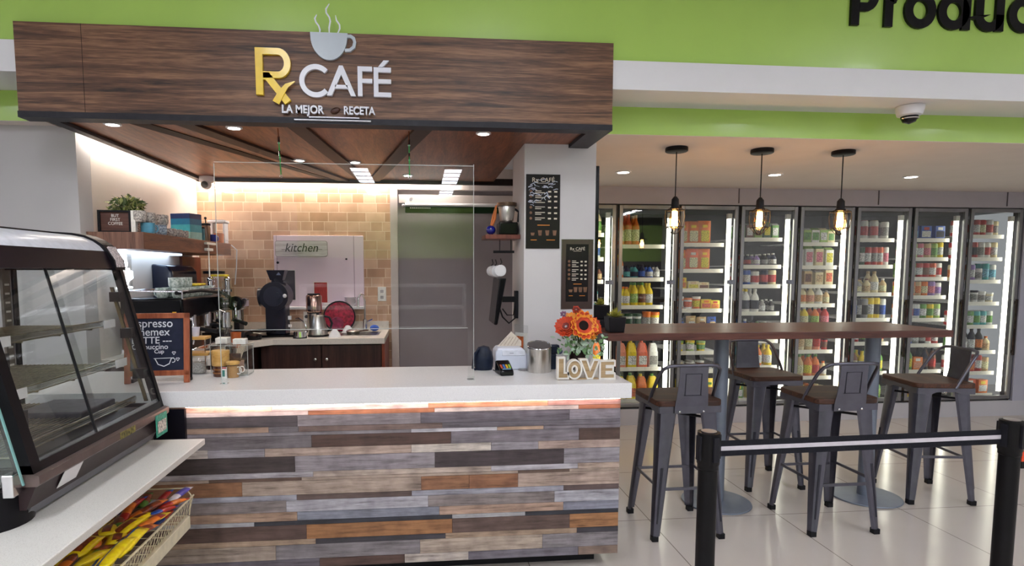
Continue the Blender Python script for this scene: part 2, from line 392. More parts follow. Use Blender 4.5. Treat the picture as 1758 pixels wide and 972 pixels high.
# the rest of the shop behind the photographer (it shows only as reflections and bounce light)
struct(MB().box(-2.9, 8, -8.6, -8.5, 1.75, 3.2).build('wall_shop_back', GREEN, smooth=False))
struct(MB().box(-6, -2.9, -8.6, -8.5, 1.75, 3.2).box(-2.9, 8, -8.6, -8.5, 2.95, 3.2).build('wall_shop_back_plain', GREYW, smooth=False))
struct(MB().box(-6, 8, -8.6, -8.5, 0, 1.75).build('wall_shop_back_lower', mat('lilac_grey_wall', (78, 68, 82), .6), smooth=False))
struct(MB().box(-6.1, -6.0, -8.5, 6.8, 0, 3.3).build('wall_shop_left', GREYW, smooth=False))
struct(MB().box(8.0, 8.1, -8.5, 6.8, 0, 3.3).build('wall_shop_right', GREYW, smooth=False))
PAN = emit('led_panel_diffuser', (244, 247, 255), PANEL_E)
for i, (x, y) in enumerate([(x, y) for x in (-4.2, -1.05, 0.55, 3.7, 6.2) for y in (-7.2, -5.3, -2.4, 0.4)]):
    t = thing('ceiling_light', 'white framed square-paned ceiling light over the shop floor', 'ceiling light', (x, y, 3.2), group='shop ceiling lights')
    f = MB()
    for a in (-0.17, 0.15): f.box(a, a+0.02, -0.9, 0.9, -0.03, 0)
    for b in (-0.9, -0.46, -0.01, 0.44, 0.88): f.box(-0.17, 0.17, b, b+0.02, -0.03, 0)
    f.build('frame', WHITE, t, smooth=False)
    MB().box(-0.15, 0.15, -0.88, 0.88, -0.018, -0.008).build('diffuser', PAN, t, smooth=False)
t = thing('display_shelf', 'white shop display shelving facing the cafe counter', 'shelf', (-0.6, -3.6, 0))
f = MB(); f.box(-1.3, 1.3, -0.4, 0, 0, 0.5)
for z in (0.5, 0.85, 1.2): f.box(-1.3, 1.3, -0.4, 0, z, z+0.04)
for x in (-1.3, -0.02, 1.26): f.box(x, x+0.04, -0.4, 0, 0.5, 1.24)
f.build('carcass', WHITE, t, smooth=False)

# ------------------------------------------------------------------ canopy
can = thing('canopy', 'long walnut-faced canopy hanging over the cafe counter', 'canopy', (0, 0, 0))
MB().box(-1.846, 0.964, 2.962, 2.985, 2.200, 2.600).build('fascia_board', FASC, can, smooth=False)
MB().box(-1.5555, -1.5535, 2.9612, 2.963, 2.20, 2.60).build('panel_joint', mat('joint_shadow_gap', (44, 30, 26), 0.7), can, smooth=False)
f = MB(); f.box(-1.846, -1.82, 2.985, 3.275, 2.2, 2.6); f.box(0.94, 0.964, 2.985, 3.275, 2.2, 2.6); f.box(-1.846, 0.964, 2.985, 3.275, 2.575, 2.598)
f.build('side_board', FASC, can, smooth=False)
f = MB()
f.box(-1.846, 0.964, 2.955, 3.04, 2.172, 2.200)          # front rim
f.box(0.85, 0.964, 3.04, 3.398, 2.172, 2.200)            # right rim up to the column
f.box(-1.765, -1.715, 3.04, 4.90, 2.172, 2.19)           # left rim
f.build('rim', CHARC, can, smooth=False)
MB().box(-1.754, 0.592, 3.04, 4.86, 2.192, 2.205).box(0.592, 0.85, 3.04, 3.398, 2.192, 2.205).build('plank_ceiling', CEILW, can, smooth=False)
f = MB(); f.box(-1.754, 0.868, 4.86, 4.90, 2.165, 2.215); f.box(-1.765, -1.755, 3.04, 4.90, 2.19, 2.215)
f.build('cove_lip', mat('dark_cove_lip', (30, 18, 14), 0.6), can, smooth=False)
for k, (xa, xb) in enumerate(((-1.16, -0.62), (-0.62, -0.45), (0.02, -0.38))):
    q = 0.045; f = MB(); f.prism([(xa-q, 3.035), (xa+q, 3.035), (xb+q, 4.86), (xb-q, 4.86)], 2.178, 2.192, 'XY'); f.build('beam', mat('dark_beam', (58, 40, 32), 0.5, var=0.1), can, smooth=False)
f = MB()
f.prism([(-1.46, 3.035), (-1.36, 3.035), (-0.70, 4.86), (-0.76, 4.86)], 2.1885, 2.1925, 'XY')
f.build('beam', mat('plank_shadow_gap', (40, 24, 16), 0.6), can, smooth=False)
# cove light: warm white strips behind the lip
STRIP = emit('warm_led_strip', (255, 243, 230), STRIP_E)
cv = thing('cove_light', 'warm white light strip washing the kitchen walls', 'light strip', (0, 0, 0))
MB().box(-1.78, 0.30, 4.955, 4.985, 2.20, 2.215).build('strip', STRIP, cv, smooth=False)
MB().box(-1.80, -1.775, 3.42, 4.95, 2.205, 2.215).build('strip', STRIP, cv, smooth=False)
# downlights
WH_E = emit('downlight_lens', (255, 246, 232), 30)
SPOTS = []
def downlight(x, y, z, label, group, e=14.0, r=0.038):
    t = thing('downlight', label, 'downlight', (x, y, z), group=group)
    MB().lathe([(r*1.35, 0.0), (r*1.35, -0.006), (r, -0.008), (r, -0.001)], n=24).build('trim_ring', WHITE, t)
    MB().lathe([(r, -0.004), (0.0001, -0.0045)], n=24).build('lens', WH_E, t)
    l = bpy.data.lights.new('downlight_lamp', 'SPOT'); l.energy = e; l.color = (1.0, 0.93, 0.82); l.spot_size = math.radians(115); l.spot_blend = 0.7; l.shadow_soft_size = 0.04
    lo = bpy.data.objects.new('lamp', l); COL.objects.link(lo); lo.parent = t; lo.location = (0, 0, -0.02)
CB = [(-1.52, 3.133, 'front-left'), (-0.943, 3.15, 'front, second from left'), (0.33, 3.158, 'front-right'), (-0.797, 4.028, 'middle row, left of the centre beam'), (-0.439, 4.06, 'middle row, right of the centre beam'), (-0.102, 4.585, 'rear-right')]
for x, y, n in CB: downlight(x, y, 2.192, 'small round downlight in the wooden canopy ceiling, ' + n, 'canopy downlights', 7.0, 0.03)
for x, n in ((1.56, 'nearest the column'), (2.80, 'between second and third pendant'), (3.97, 'right of the last pendant')):
    downlight(x, 4.5, 2.228, 'round recessed downlight in alcove ceiling, ' + n, 'alcove downlights', 9.0, 0.045)

# ------------------------------------------------------------------ service counter
ct = thing('service_counter', 'long cafe counter clad in mixed reclaimed boards', 'counter', (0, 0, 0))
c1 = lambda x: -1.173+x*0.000813
c2 = lambda x: -0.117+x*0.000813
ROWS = [
 (28, [(-9, (214,182,164)), (c1(595), (204,182,178)), (c2(175), (190,134,106)), (c2(875), (156,122,116))]),
 (22, [(-9, (206,192,188)), (c1(795), (170,114,84)), (c2(210), (190,180,175)), (c2(1060), (152,98,74))]),
 (55, [(-9, (80,74,78)), (c1(735), (132,126,130)), (c2(130), (98,94,102)), (c2(1005), (130,126,134))]),
 (28, [(-9, (150,126,110)), (c1(575), (108,103,108)), (c1(740), (118,100,94)), (c2(255), (94,90,97)), (c2(850), (108,104,111))]),
 (18, [(-9, (128,122,126)), (c2(75), (178,176,182)), (c2(575), (162,138,118)), (c2(850), (116,110,116))]),
 (62, [(-9, (110,104,107)), (c1(810), (82,62,56)), (c2(305), (118,112,118)), (c2(1065), (82,64,58))]),
 (42, [(-9, (190,180,172)), (c1(240), (142,137,143)), (c1(550), (168,148,136)), (c2(75), (196,187,177)), (c2(540), (142,137,143)), (c2(820), (168,148,138))]),
 (80, [(-9, (66,57,57)), (c1(715), (140,133,138)), (c2(210), (68,59,62)), (c2(975), (143,138,144))]),
 (28, [(-9, (168,163,168)), (c1(815), (176,160,148)), (c2(540), (172,168,174)), (c2(1060), (176,156,142))]),
 (16, [(-9, (162,145,132)), (c1(240), (98,78,68)), (c1(750), (162,145,132)), (c2(700), (98,80,70)), (c2(1010), (162,145,132))]),
 (72, [(-9, (136,97,70)), (c1(420), (162,145,132)), (c2(130), (142,101,74)), (c2(410), (138,96,70)), (c2(700), (166,147,135))]),
 (28, [(-9, (152,152,162)), (c1(720), (92,77,73)), (c2(75), (147,147,157)), (c2(975), (94,79,77))]),
 (60, [(-9, (130,121,119)), (c1(660), (167,165,172)), (c2(170), (132,123,121)), (c2(920), (167,167,174))]),
 (45, [(-9, (162,135,115)), (c1(720), (127,130,142)), (c2(235), (170,143,126)), (c2(975), (132,134,147))]),
 (22, [(-9, (162,162,167)), (c1(480), (50,52,60)), (c2(310), (167,167,170)), (c2(745), (47,50,58))]),
 (75, [(-9, (90,71,65)), (c1(770), (152,108,72)), (c2(310), (95,77,71)), (c2(1015), (157,113,76))]),
 (28, [(-9, (160,138,118)), (c1(820), (62,60,66)), (c2(270), (160,138,118)), (c2(1060), (62,60,66))]),
 (75, [(-9, (152,138,126)), (c1(595), (127,122,125)), (c2(120), (167,152,138)), (c2(850), (132,127,130))]),
 (45, [(-9, (97,92,100)), (c1(840), (84,64,58)), (c2(30), (187,177,168)), (c2(405), (112,108,116)), (c2(1070), (132,113,101))]),
]
XL, XR, YF = -1.50, 0.952, 2.72
b = MB(); z = 0.850; tot = sum(r[0] for r in ROWS); k = 0.775/tot
for ri, (h, segs) in enumerate(ROWS):
    z1 = z-h*k
    for i, (xs, c) in enumerate(segs):
        xe = segs[i+1][0] if i+1 < len(segs) else 9
        a = max(xs, XL); e = min(xe, XR)
        if e <= a: continue
        b.col = tuple(lin(c)); dy = ((ri*7+i*5) % 4)*0.0006
        b.box(a+0.0006, e-0.0006, YF-0.004-dy, YF+0.012, z1+0.0007, z-0.0007)
    z = z1
# end grain side, boards wrapped round the right end
z = 0.850
for ri, (h, segs) in enumerate(ROWS):
    z1 = z-h*k; b.col = tuple(lin(segs[-1][1])); b.box(XR-0.012, XR, YF+0.012, 3.23, z1+0.0007, z-0.0007); z = z1
b.build('board_cladding', BOARDS, ct, smooth=False)
MB().box(XL, XR-0.014, YF+0.012, 3.23, 0.075, 0.85).build('carcass', CABW, ct, smooth=False)
MB().box(XL+0.03, XR-0.09, YF+0.09, 3.15, 0.0, 0.075).build('plinth', BLACK, ct, smooth=False)
MB().box(-1.20, -1.064, 2.694, 2.7145, 0.700, 0.846).build('dark_side_panel', mat('navy_black_panel', (14, 13, 22), .35), ct, smooth=False)
MB().box(-1.824, 0.998, 2.69, 3.268, 0.856, 0.93).build('worktop', QUARTZ, ct, smooth=False, bevel=0.003)
MB().box(-1.06, XR-0.01, 2.697, 2.707, 0.8545, 0.8558).build('under_lip_light', emit('under_lip_led', (255, 222, 208), 22.0), ct, smooth=False)

# ------------------------------------------------------------------ clear sneeze guard hung from the canopy
sg = thing('sneeze_guard', 'clear acrylic screen standing on the counter, hung by two wires', 'screen', (0, 2.862, 0.93))
SGL, SGR = -0.953, 0.252
poly = [(SGL, 0), (SGL+0.03, 0), (SGL+0.055, 0.255), (SGR-0.03, 0.255), (SGR-0.03, 0), (SGR, 0), (SGR, 1.045), (SGL, 1.03)]
MB().prism(poly, -0.0025, 0.0025).build('panel', SHIELD_G, sg, smooth=False)
e = MB()
e.box(SGL, SGR, -0.0026, 0.0026, 1.036, 1.038); e.box(SGR-0.0012, SGR+0.0006, -0.003, 0.003, 0, 1.045); e.box(SGL-0.0006, SGL+0.0012, -0.003, 0.003, 0, 1.03)
e.box(SGL+0.055, SGR-0.03, -0.0026, 0.0026, 0.2545, 0.2565)
e.build('polished_edge', EDGEG, sg, smooth=False)
e = MB(); e.box(SGR-0.035, SGR, -0.03, 0.0, 0, 0.004); e.box(SGL, SGL+0.035, -0.03, 0, 0, 0.004); e.box(SGR-0.035, SGR, -0.032, -0.03, 0, 0.02)
e.build('foot', ACR, sg, smooth=False)
GW = mat('green_wire', (20, 150, 60), 0.4)
for x, n in ((-0.713, 'left'), (-0.061, 'right')):
    hw = thing('hanging_wire', 'thin green and steel wire holding the clear screen, on the '+n, 'wire', (x, 3.09, 2.175), group='screen hanging wires'); hw.rotation_euler = (0, 0, 0); sxw = {'left': .061, 'right': .006}[n]
    MB().tube([(0, 0, 0), (sxw*.27, -0.06, -0.07)], 0.0035).cyl((sxw*.2, -0.045, -0.05), (sxw*.33, -0.075, -0.085), 0.006).cyl((sxw*.54, -0.12, -0.135), (sxw*.66, -0.15, -0.17), 0.005).build('steel_hook', CHROME, hw)
    MB().tube([(sxw*.27, -0.06, -0.07), (sxw*.66, -0.15, -0.165), (sxw, -0.228, -0.262)], 0.0028).build('green_cord', GW, hw)
    MB().tube([(sxw+0.006*math.cos(a), -0.228, -0.268+0.006*math.sin(a)) for a in [i*PI/5 for i in range(10)]], 0.0015, closed=True).build('ring', CHROME, hw)

# ------------------------------------------------------------------ cafe sign on the fascia
YEL = mat('yellow_sign_acrylic', (242, 204, 24), 0.3, var=0.03, coat=0.25)
SIGNW = mat('white_sign_acrylic', (226, 228, 238), 0.3, var=0.01)
CUPC = mat('pale_blue_cup_acrylic', (186, 196, 206), 0.3, var=0.01)
BEAN = mat('coffee_bean_brown', (70, 38, 26), 0.4)
Y0, Y1 = 2.944, 2.9615
sg2 = thing('cafe_sign', 'raised cafe sign with yellow Rx and white lettering on the fascia', 'sign', (0, 0, 0))
b = MB()
b.prism([(-0.776, 2.515), (-0.742, 2.515), (-0.742, 2.297), (-0.775, 2.299)], Y0, Y1)
bowl = [(-0.742, 2.500)]+[(-0.672+0.044*math.cos(math.radians(a)), 2.446+0.054*math.sin(math.radians(a))) for a in range(90, -91, -12)]+[(-0.742, 2.392)]
b.stroke(bowl, 0.030, Y0, Y1)
b.stroke([(-0.742, 2.385), (-0.722, 2.385), (-0.629, 2.266)], 0.034, Y0, Y1)
b.build('letter_r', YEL, sg2, smooth=False)
b = MB(); b.stroke([(-0.684, 2.262), (-0.660, 2.305), (-0.632, 2.342), (-0.594, 2.362)], [0.034, 0.030, 0.020, 0.004], Y0-0.006, Y0)
b.build('x_stroke', YEL, sg2, smooth=False)
b = MB(); b.stroke(arc(-0.497, 2.370, 0.0655, 42, 318, 30, 0.0655), 0.0235, Y0, Y1); b.build('letter_c', SIGNW, sg2, smooth=False)
b = MB(); b.prism([(-0.447, 2.303), (-0.423, 2.303), (-0.378, 2.402), (-0.333, 2.303), (-0.309, 2.303), (-0.369, 2.444), (-0.387, 2.444)], Y0, Y1); b.box(-0.408, -0.348, Y0, Y1, 2.336, 2.354)
b.build('letter_a', SIGNW, sg2, smooth=False)
b = MB(); b.box(-0.300, -0.278, Y0, Y1, 2.304, 2.443); b.box(-0.278, -0.231, Y0, Y1, 2.421, 2.443); b.box(-0.278, -0.231, Y0, Y1, 2.366, 2.386); b.build('letter_f', SIGNW, sg2, smooth=False)
b = MB(); b.box(-0.224, -0.202, Y0, Y1, 2.303, 2.441); b.box(-0.202, -0.141, Y0, Y1, 2.419, 2.441); b.box(-0.202, -0.141, Y0, Y1, 2.366, 2.386); b.box(-0.202, -0.141, Y0, Y1, 2.303, 2.324)
b.prism([(-0.202, 2.443), (-0.180, 2.443), (-0.150, 2.474), (-0.176, 2.474)], Y0, Y1); b.build('letter_e_acute', SIGNW, sg2, smooth=False)
b = MB(); cup = [(-0.519, 2.594)]+[(-0.432+0.086*math.cos(math.radians(a)), 2.578+0.110*math.sin(math.radians(a))) for a in range(180, 361, 9)]+[(-0.344, 2.594)]
b.prism(cup, Y0, Y1); b.build('cup', CUPC, sg2, smooth=False)
b = MB(); b.stroke([(-0.346, 2.580), (-0.330, 2.581), (-0.316, 2.572), (-0.311, 2.554), (-0.316, 2.532), (-0.334, 2.517), (-0.358, 2.515)], 0.014, Y0, Y1); b.build('cup_handle', CUPC, sg2, smooth=False)
for pts in ([(-0.488, 2.678), (-0.497, 2.660), (-0.492, 2.643), (-0.480, 2.628), (-0.474, 2.610), (-0.475, 2.594)],
            [(-0.428, 2.730), (-0.444, 2.706), (-0.443, 2.688), (-0.429, 2.668), (-0.425, 2.650), (-0.431, 2.620), (-0.431, 2.594)],
            [(-0.400, 2.678), (-0.396, 2.655), (-0.382, 2.636), (-0.381, 2.618), (-0.392, 2.594)]):
    n = len(pts); b = MB(); b.stroke(pts, [0.003]+[0.007]*(n-2)+[0.004], Y0+0.01, Y1-0.005); b.build('steam_curl', SIGNW, sg2, smooth=False)
text('lettering', 'LA MEJOR', 0.052, 0.008, SIGNW, sg2, (-0.659, 2.945, 2.2165), bold=0.0012, sx=0.86)
text('lettering', 'RECETA', 0.052, 0.008, SIGNW, sg2, (-0.369, 2.945, 2.2165), bold=0.0012, sx=0.80)
b = MB(); b.sphere((-0.410, 2.955, 2.236), 0.018, sx=1.35, sy=0.5, sz=0.75); b.xf(Matrix.Translation((-0.410, 2.955, 2.236)) @ Matrix.Rotation(math.radians(-22), 4, 'Y') @ Matrix.Translation((0.410, -2.955, -2.236)))
b.build('coffee_bean', BEAN, sg2)
b = MB(); b.box(-0.534, -0.296, 2.945, Y1, 2.1985, 2.2035); b.build('underline', SIGNW, sg2, smooth=False)
b = MB(); b.box(-0.602, -0.240, 2.940, 2.955, 2.1845, 2.189); b.build('underline', SIGNW, sg2, smooth=False)

# black word on the green wall, upper right
pw = thing('wall_lettering', 'large glossy black raised letters on the green wall, top right', 'sign', (0, 0, 0))
a0, a1 = 2.984, 2.9995; W = 0.047
def letter(n, f): b = MB(); f(b); b.build('letter_'+n, GLOSSB, pw, smooth=False)
letter('p', lambda b: (b.box(2.240, 2.240+W, a0, a1, 2.746, 2.99), b.stroke([(2.285, 2.972)]+[(2.325+0.048*math.cos(math.radians(t)), 2.906+0.066*math.sin(math.radians(t))) for t in range(90, -91, -15)]+[(2.285, 2.840)], W-0.004, a0, a1)))
letter('r', lambda b: (b.box(2.428, 2.428+W, a0, a1, 2.745, 2.925), b.stroke(arc(2.520, 2.862, 0.050, 170, 85, 8), W-0.008, a0, a1)))
letter('o', lambda b: b.stroke(arc(2.630, 2.836, 0.066, 0, 345, 24, 0.070), W, a0, a1, closed=True))
letter('d', lambda b: (b.stroke(arc(2.822, 2.836, 0.066, 0, 345, 24, 0.070), W, a0, a1, closed=True), b.box(2.872, 2.872+W, a0, a1, 2.745, 3.02)))
letter('u', lambda b: (b.stroke([(2.971, 2.925), (2.971, 2.82)]+arc(3.031, 2.82, 0.060, 180, 360, 12, 0.055)+[(3.091, 2.925)], W, a0, a1), b.box(3.068, 3.115, a0, a1, 2.745, 2.83)))
letter('c', lambda b: b.stroke(arc(3.232, 2.836, 0.066, 45, 315, 24, 0.070), W, a0, a1))
letter('t', lambda b: (b.box(3.335, 3.335+W, a0, a1, 2.745, 2.98), b.box(3.305, 3.415, a0, a1, 2.885, 2.92)))

# ------------------------------------------------------------------ dome cameras
def dome_cam(loc, label, k=1.0):
    t = thing('dome_camera', label, 'security camera', loc, group=None)
    MB().lathe([(0.058*k, 0), (0.058*k, -0.012*k), (0.05*k, -0.04*k), (0.034*k, -0.045*k)], n=28).build('housing', WHITE, t)
    MB().lathe([(0.036*k, -0.03*k), (0.035*k, -0.05*k), (0.026*k, -0.07*k), (0.0001, -0.08*k)], n=24).build('lens_dome', GLOSSB, t)
    MB().tube([(0.037*k*math.cos(a), 0.037*k*math.sin(a), -0.055*k) for a in [PI+PI*i/10 for i in range(11)]], 0.003*k).build('bezel', CHROME, t)
dome_cam((2.72, 3.12, 2.378), 'white dome security camera under the white soffit band', 1.2)
t = thing('dome_camera', 'small white turret security camera at the canopy ceiling corner', 'security camera', (-1.655, 4.80, 2.19))
MB().lathe([(0.055, 0), (0.055, -0.035), (0.045, -0.045), (0.02, -0.046)], n=24).build('housing', WHITE, t)
MB().sphere((0, -0.015, -0.06), 0.04).build('turret_ball', WHITE, t)
MB().lathe([(0.026, -0.058), (0.026, -0.048), (0.0001, -0.047)], c=(0, 0.0, -0.068), axis='Y', n=18).build('lens', GLOSSB, t)

# ------------------------------------------------------------------ menus on the column
MENUB = mat('menu_board_black', (20, 13, 15), 0.4, var=0.3, scale=3, coat=0.15)
MTXT = mat('menu_print', (214, 204, 186), 0.5, var=0.05)
MORG = mat('menu_orange_print', (214, 130, 40), 0.5)
MENUC = mat('menu_cup_print', (120, 84, 60), 0.5, var=0.2)
def menu(name, label, x0, x1, z0, z1, framed):
    t = thing(name, label, 'menu board', ((x0+x1)/2, 3.402, z0)); w = x1-x0; h = z1-z0; W2 = w/2
    yb = -0.006
    if framed:
        f = MB(); q = 0.028
        f.box(-W2, W2, -0.004, 0, 0, h)
        f.build('backing', mat('menu_frame_brown', (66, 48, 44), 0.3, coat=0.5), t, smooth=False)
        MB().box(-W2+q, W2-q, -0.008, -0.004, q*1.6, h-q).build('printed_sheet', MENUB, t, smooth=False)
        f = MB(); f.box(-W2, W2, -0.012, -0.004, h-0.004, h); f.box(-W2, -W2+0.004, -0.012, -0.004, 0, h); f.box(W2-0.004, W2, -0.012, -0.004, 0, h)
        f.build('clear_edge', ACR, t, smooth=False); yb = -0.009; in0, in1, zb, zt = -W2+q+0.006, W2-q-0.006, q*2.0, h-q-0.008
    else:
        MB().box(-W2, W2, -0.006, 0, 0, h).build('printed_sheet', MENUB, t, smooth=False); yb = -0.007; in0, in1, zb, zt = -W2+0.010, W2-0.010, 0.02, h-0.01
    ww = in1-in0; hh = zt-zb
    text('lettering', 'Rx CAFÉ', ww*0.20, 0.0004, MTXT, t, ((in0+in1)/2, yb, zt-hh*0.085), align='CENTER')
    m = MB(); m.box(in0+ww*.3, in1-ww*.3, yb-0.001, yb, zt-hh*0.105, zt-hh*0.099)
    rows = [0.22, 0.29, 0.36, 0.45, 0.53, 0.61][(0 if not framed else 1):]
    for r in rows:
        zz = zt-hh*r
        for q in range(2): m.box(in0+ww*0.24, in0+ww*(0.44+0.12*((int(r*100)+q) % 2)), yb-0.001, yb, zz-q*0.010, zz+0.004-q*0.010)
        for xx in (0.66, 0.86): m.box(in0+ww*xx, in0+ww*(xx+0.10), yb-0.001, yb, zz-0.006, zz+0.003)
    m.build('price_lines', MTXT, t, smooth=False)
    m = MB(); m.box(in0+ww*.32, in0+ww*.72, yb-0.001, yb, zt-hh*0.715, zt-hh*0.703); m.box(in0+ww*.1, in0+ww*.3, yb-0.001, yb, zt-hh*0.93, zt-hh*0.92); m.box(in0+ww*.62, in0+ww*.9, yb-0.001, yb, zt-hh*0.93, zt-hh*0.92)
    m.build('orange_headings', MORG, t, smooth=False)
    m = MB()
    for i in range(4):
        xx = in0+ww*(0.12+0.24*i); zz = zt-hh*0.86; hq = 0.03 if i else 0.016
        m.prism([(xx, zz), (xx+0.016, zz), (xx+0.020, zz+hq), (xx-0.004, zz+hq)], yb-0.001, yb)
    for r in rows: m.sphere((in0+ww*0.10, yb, zt-hh*r), 0.008, n=10, m=6, sy=0.1)
    m.build('cup_pictures', MENUC, t, smooth=False)
    if not framed:
        # white line drawing across the upper third
        m = MB(); rd = random.Random(4)
        for i in range(46):
            x = rd.uniform(in0, in1-0.03); zz = zt-hh*rd.uniform(0.05, 0.42)
            if zz < zt-hh*0.2-(in1-x)*0.0 and x > in0+ww*0.6: continue
            m.stroke([(x, zz), (x+rd.uniform(.008, .02), zz+rd.uniform(-.004, .012)), (x+rd.uniform(.022, .03), zz+rd.uniform(-.008, .01))], rd.uniform(.0015, .005), yb-0.0012, yb-0.0002)
        m.build('chalk_drawing', mat('chalk_print', (190, 196, 214), 0.6, var=0.1), t, smooth=False)
menu('menu_board', 'taller black drinks menu with white line drawing, upper left on column', 0.603, 0.803, 1.594, 2.020, False)
menu('menu_board', 'brown-framed drinks menu lower right on the column, above the flowers', 0.815, 1.005, 1.238, 1.648, True)
tv = thing('wall_panel', 'black panel seen edge-on along the right side of the column', 'panel', (1.034, 3.44, 1.28))
MB().box(-0.014, 0.012, -0.01, 0.36, 0, 0.80).build('slab', GLOSSB, tv, smooth=False, bevel=0.004)
MB().box(-0.0175, -0.014, 0.1, 0.25, 0.3, 0.5).build('wall_bracket', BLACK, tv, smooth=False)

# ------------------------------------------------------------------ things on the counter, right end
CT = 0.93
t = thing('steel_bin', 'small brushed steel countertop bin with curved swing lid', 'bin', (0.618, 3.05, CT))
r = 0.063; H = 0.125
MB().lathe([(r*0.96, 0), (r, 0.004), (r, H), (r-0.003, H)], n=32).build('body', STEEL, t)
m = MB()
for i in range(16):
    a = PI+PI*i/16; b2 = PI+PI*(i+1)/16
MB().tube([(r*math.cos(a), r*math.sin(a), H+0.016*(-math.sin(a)*-1+1)*1.0) for a in [2*PI*i/32 for i in range(32)]], 0.003, closed=True).build('rim', CHROME, t)
m = MB(); n = 28; ring = [(0.97*r*math.cos(2*PI*i/n), 0.97*r*math.sin(2*PI*i/n), H+0.016*(math.sin(2*PI*i/n)+1)) for i in range(n)]; low = [(0.99*r*math.cos(2*PI*i/n), 0.99*r*math.sin(2*PI*i/n), H-0.002) for i in range(n)]
m.frus(low, ring); m.build('lid', mat('dark_steel_lid', (92, 84, 84), 0.3, metal=0.9), t)
NAVY = mat('navy_plastic', (26, 34, 52), 0.35, var=0.15)
t = thing('handheld_device', 'dark navy handheld device standing behind the steel bin', 'device', (0.712, 3.12, CT))
MB().box(-0.018, 0.012, -0.02, 0.02, 0, 0.085).build('handle', NAVY, t, bevel=0.006)
MB().box(-0.02, 0.028, -0.025, 0.025, 0.085, 0.135).build('head', NAVY, t, bevel=0.008)
MB().lathe([(0.016, 0), (0.016, 0.05)], c=(0.028, -0.025, 0.10), axis='Y').build('roller', mat('slate_roller', (70, 82, 104), 0.3), t)
# flowers
vx, vy = 0.845, 3.10
t = thing('flower_vase', 'dark vase of orange artificial sunflowers and pale green leaves', 'flowers', (vx, vy, CT))
MB().lathe([(0.035, 0), (0.045, 0.02), (0.05, 0.07), (0.042, 0.11), (0.036, 0.11), (0.034, 0.1)], n=20).build('vase', mat('dark_vase', (30, 16, 16), 0.4, coat=0.1), t)
STEM = mat('flower_stem_green', (70, 96, 50), 0.6)
def flower(head, tilt, n, ro, col1, col2, R, name='flower', cen=0.35, rings=2, elong=1.0):
    m = MB(); rd = random.Random(int(head[0]*9973+head[2]*131))
    M = Matrix.Translation(Vector(head)) @ Matrix.Rotation(tilt[1], 4, 'Z') @ Matrix.Rotation(tilt[0], 4, 'X')
    for k in range(rings):
        for i in range(n):
            a = 2*PI*(i+0.5*k)/n+rd.uniform(-.06, .06); L = R*(1-0.18*k)*rd.uniform(.9, 1.08); wd = L*0.24*elong; z0 = 0.004*k
            pts = [(0.25*L, -wd*.5), (0.6*L, -wd), (0.85*L, -wd*.7), (L, 0), (0.85*L, wd*.7), (0.6*L, wd), (0.25*L, wd*.5)]
            ca, sa = math.cos(a), math.sin(a)
            up = lambda x: z0+0.25*x*x/L
            vs = [(x*ca-y*sa, x*sa+y*ca, up(x)) for x, y in pts]
            m.m = 0; 
            vs2 = [(q[0], q[1], q[2]-0.0016) for q in vs]
            mid = [0.25*L, 0]
            m.m = 0
            m.frus(vs2, vs)
            m.m = 1
            tip = [(x*ca-y*sa, x*sa+y*ca, up(x)+0.0006) for x, y in ((0.72*L, -wd*.82), (0.85*L, -wd*.7), (L, 0), (0.85*L, wd*.7), (0.72*L, wd*.82))]
            m.frus([(q[0], q[1], q[2]-0.003) for q in tip], tip)
    m.xf(M)
    o = m.build(name, [col1, col2], t, smooth=False)
    if cen:
        c = MB(); c.sphere((0, 0, 0.006), R*cen, n=16, m=8, sz=0.35); c.xf(M); c.build('flower_centre', mat('sunflower_centre', (32, 20, 16), 0.8, bump=0.4, scale=200), o)
        c = MB(); c.sphere((0, 0, 0.010), R*cen*0.45, n=12, m=6, sz=0.35); c.xf(M); c.build('flower_eye', mat('flower_eye_ochre', (150, 120, 50), 0.8), o)
    s = MB(); s.tube([(0, 0, 0.09), (head[0]*.5, head[1]*.5, 0.09+(head[2]-.09)*.6), head], 0.003, n=6); s.build('stem', STEM, t)
OR1 = mat('petal_red_orange', (206, 62, 14), 0.6, var=0.2); OR2 = mat('petal_amber', (236, 146, 36), 0.6, var=0.1); RD = mat('petal_rust', (128, 30, 12), 0.6, var=0.25); YO = mat('petal_yellow_ochre', (216, 158, 52), 0.6, var=0.1)
flower((0.005, -0.07, 0.245), (math.radians(74), 0.05), 15, 0, OR1, OR2, 0.078)
flower((-0.080, -0.045, 0.235), (math.radians(62), -0.5), 22, 0, RD, OR1, 0.062, cen=0, rings=4)
flower((-0.050, -0.02, 0.272), (math.radians(55), -0.3), 12, 0, YO, OR2, 0.045, cen=0, rings=3)
flower((0.075, -0.02, 0.235), (math.radians(65), 0.6), 14, 0, YO, OR1, 0.055, cen=0, rings=3)
flower((0.055, -0.045, 0.205), (math.radians(75), 0.5), 14, 0, OR1, OR2, 0.042, cen=0, rings=3)
flower((0.0, 0.01, 0.295), (math.radians(40), 0.1), 10, 0, YO, OR1, 0.04, cen=0, rings=3)
flower((-0.020, -0.01, 0.325), (math.radians(60), 0.0), 6, 0, RD, OR1, 0.026, cen=0, rings=2)
flower((-0.085, 0.0, 0.30), (math.radians(60), 0.0), 7, 0, mat('petal_dull_purple', (110, 70, 100), 0.6), mat('petal_dull_purple2', (130, 90, 120), 0.6), 0.022, cen=0, rings=2)
EU1 = mat('eucalyptus_pale', (176, 200, 176), 0.6, var=0.12); EU2 = mat('eucalyptus_green', (112, 150, 100), 0.6, var=0.15)
rd = random.Random(5)
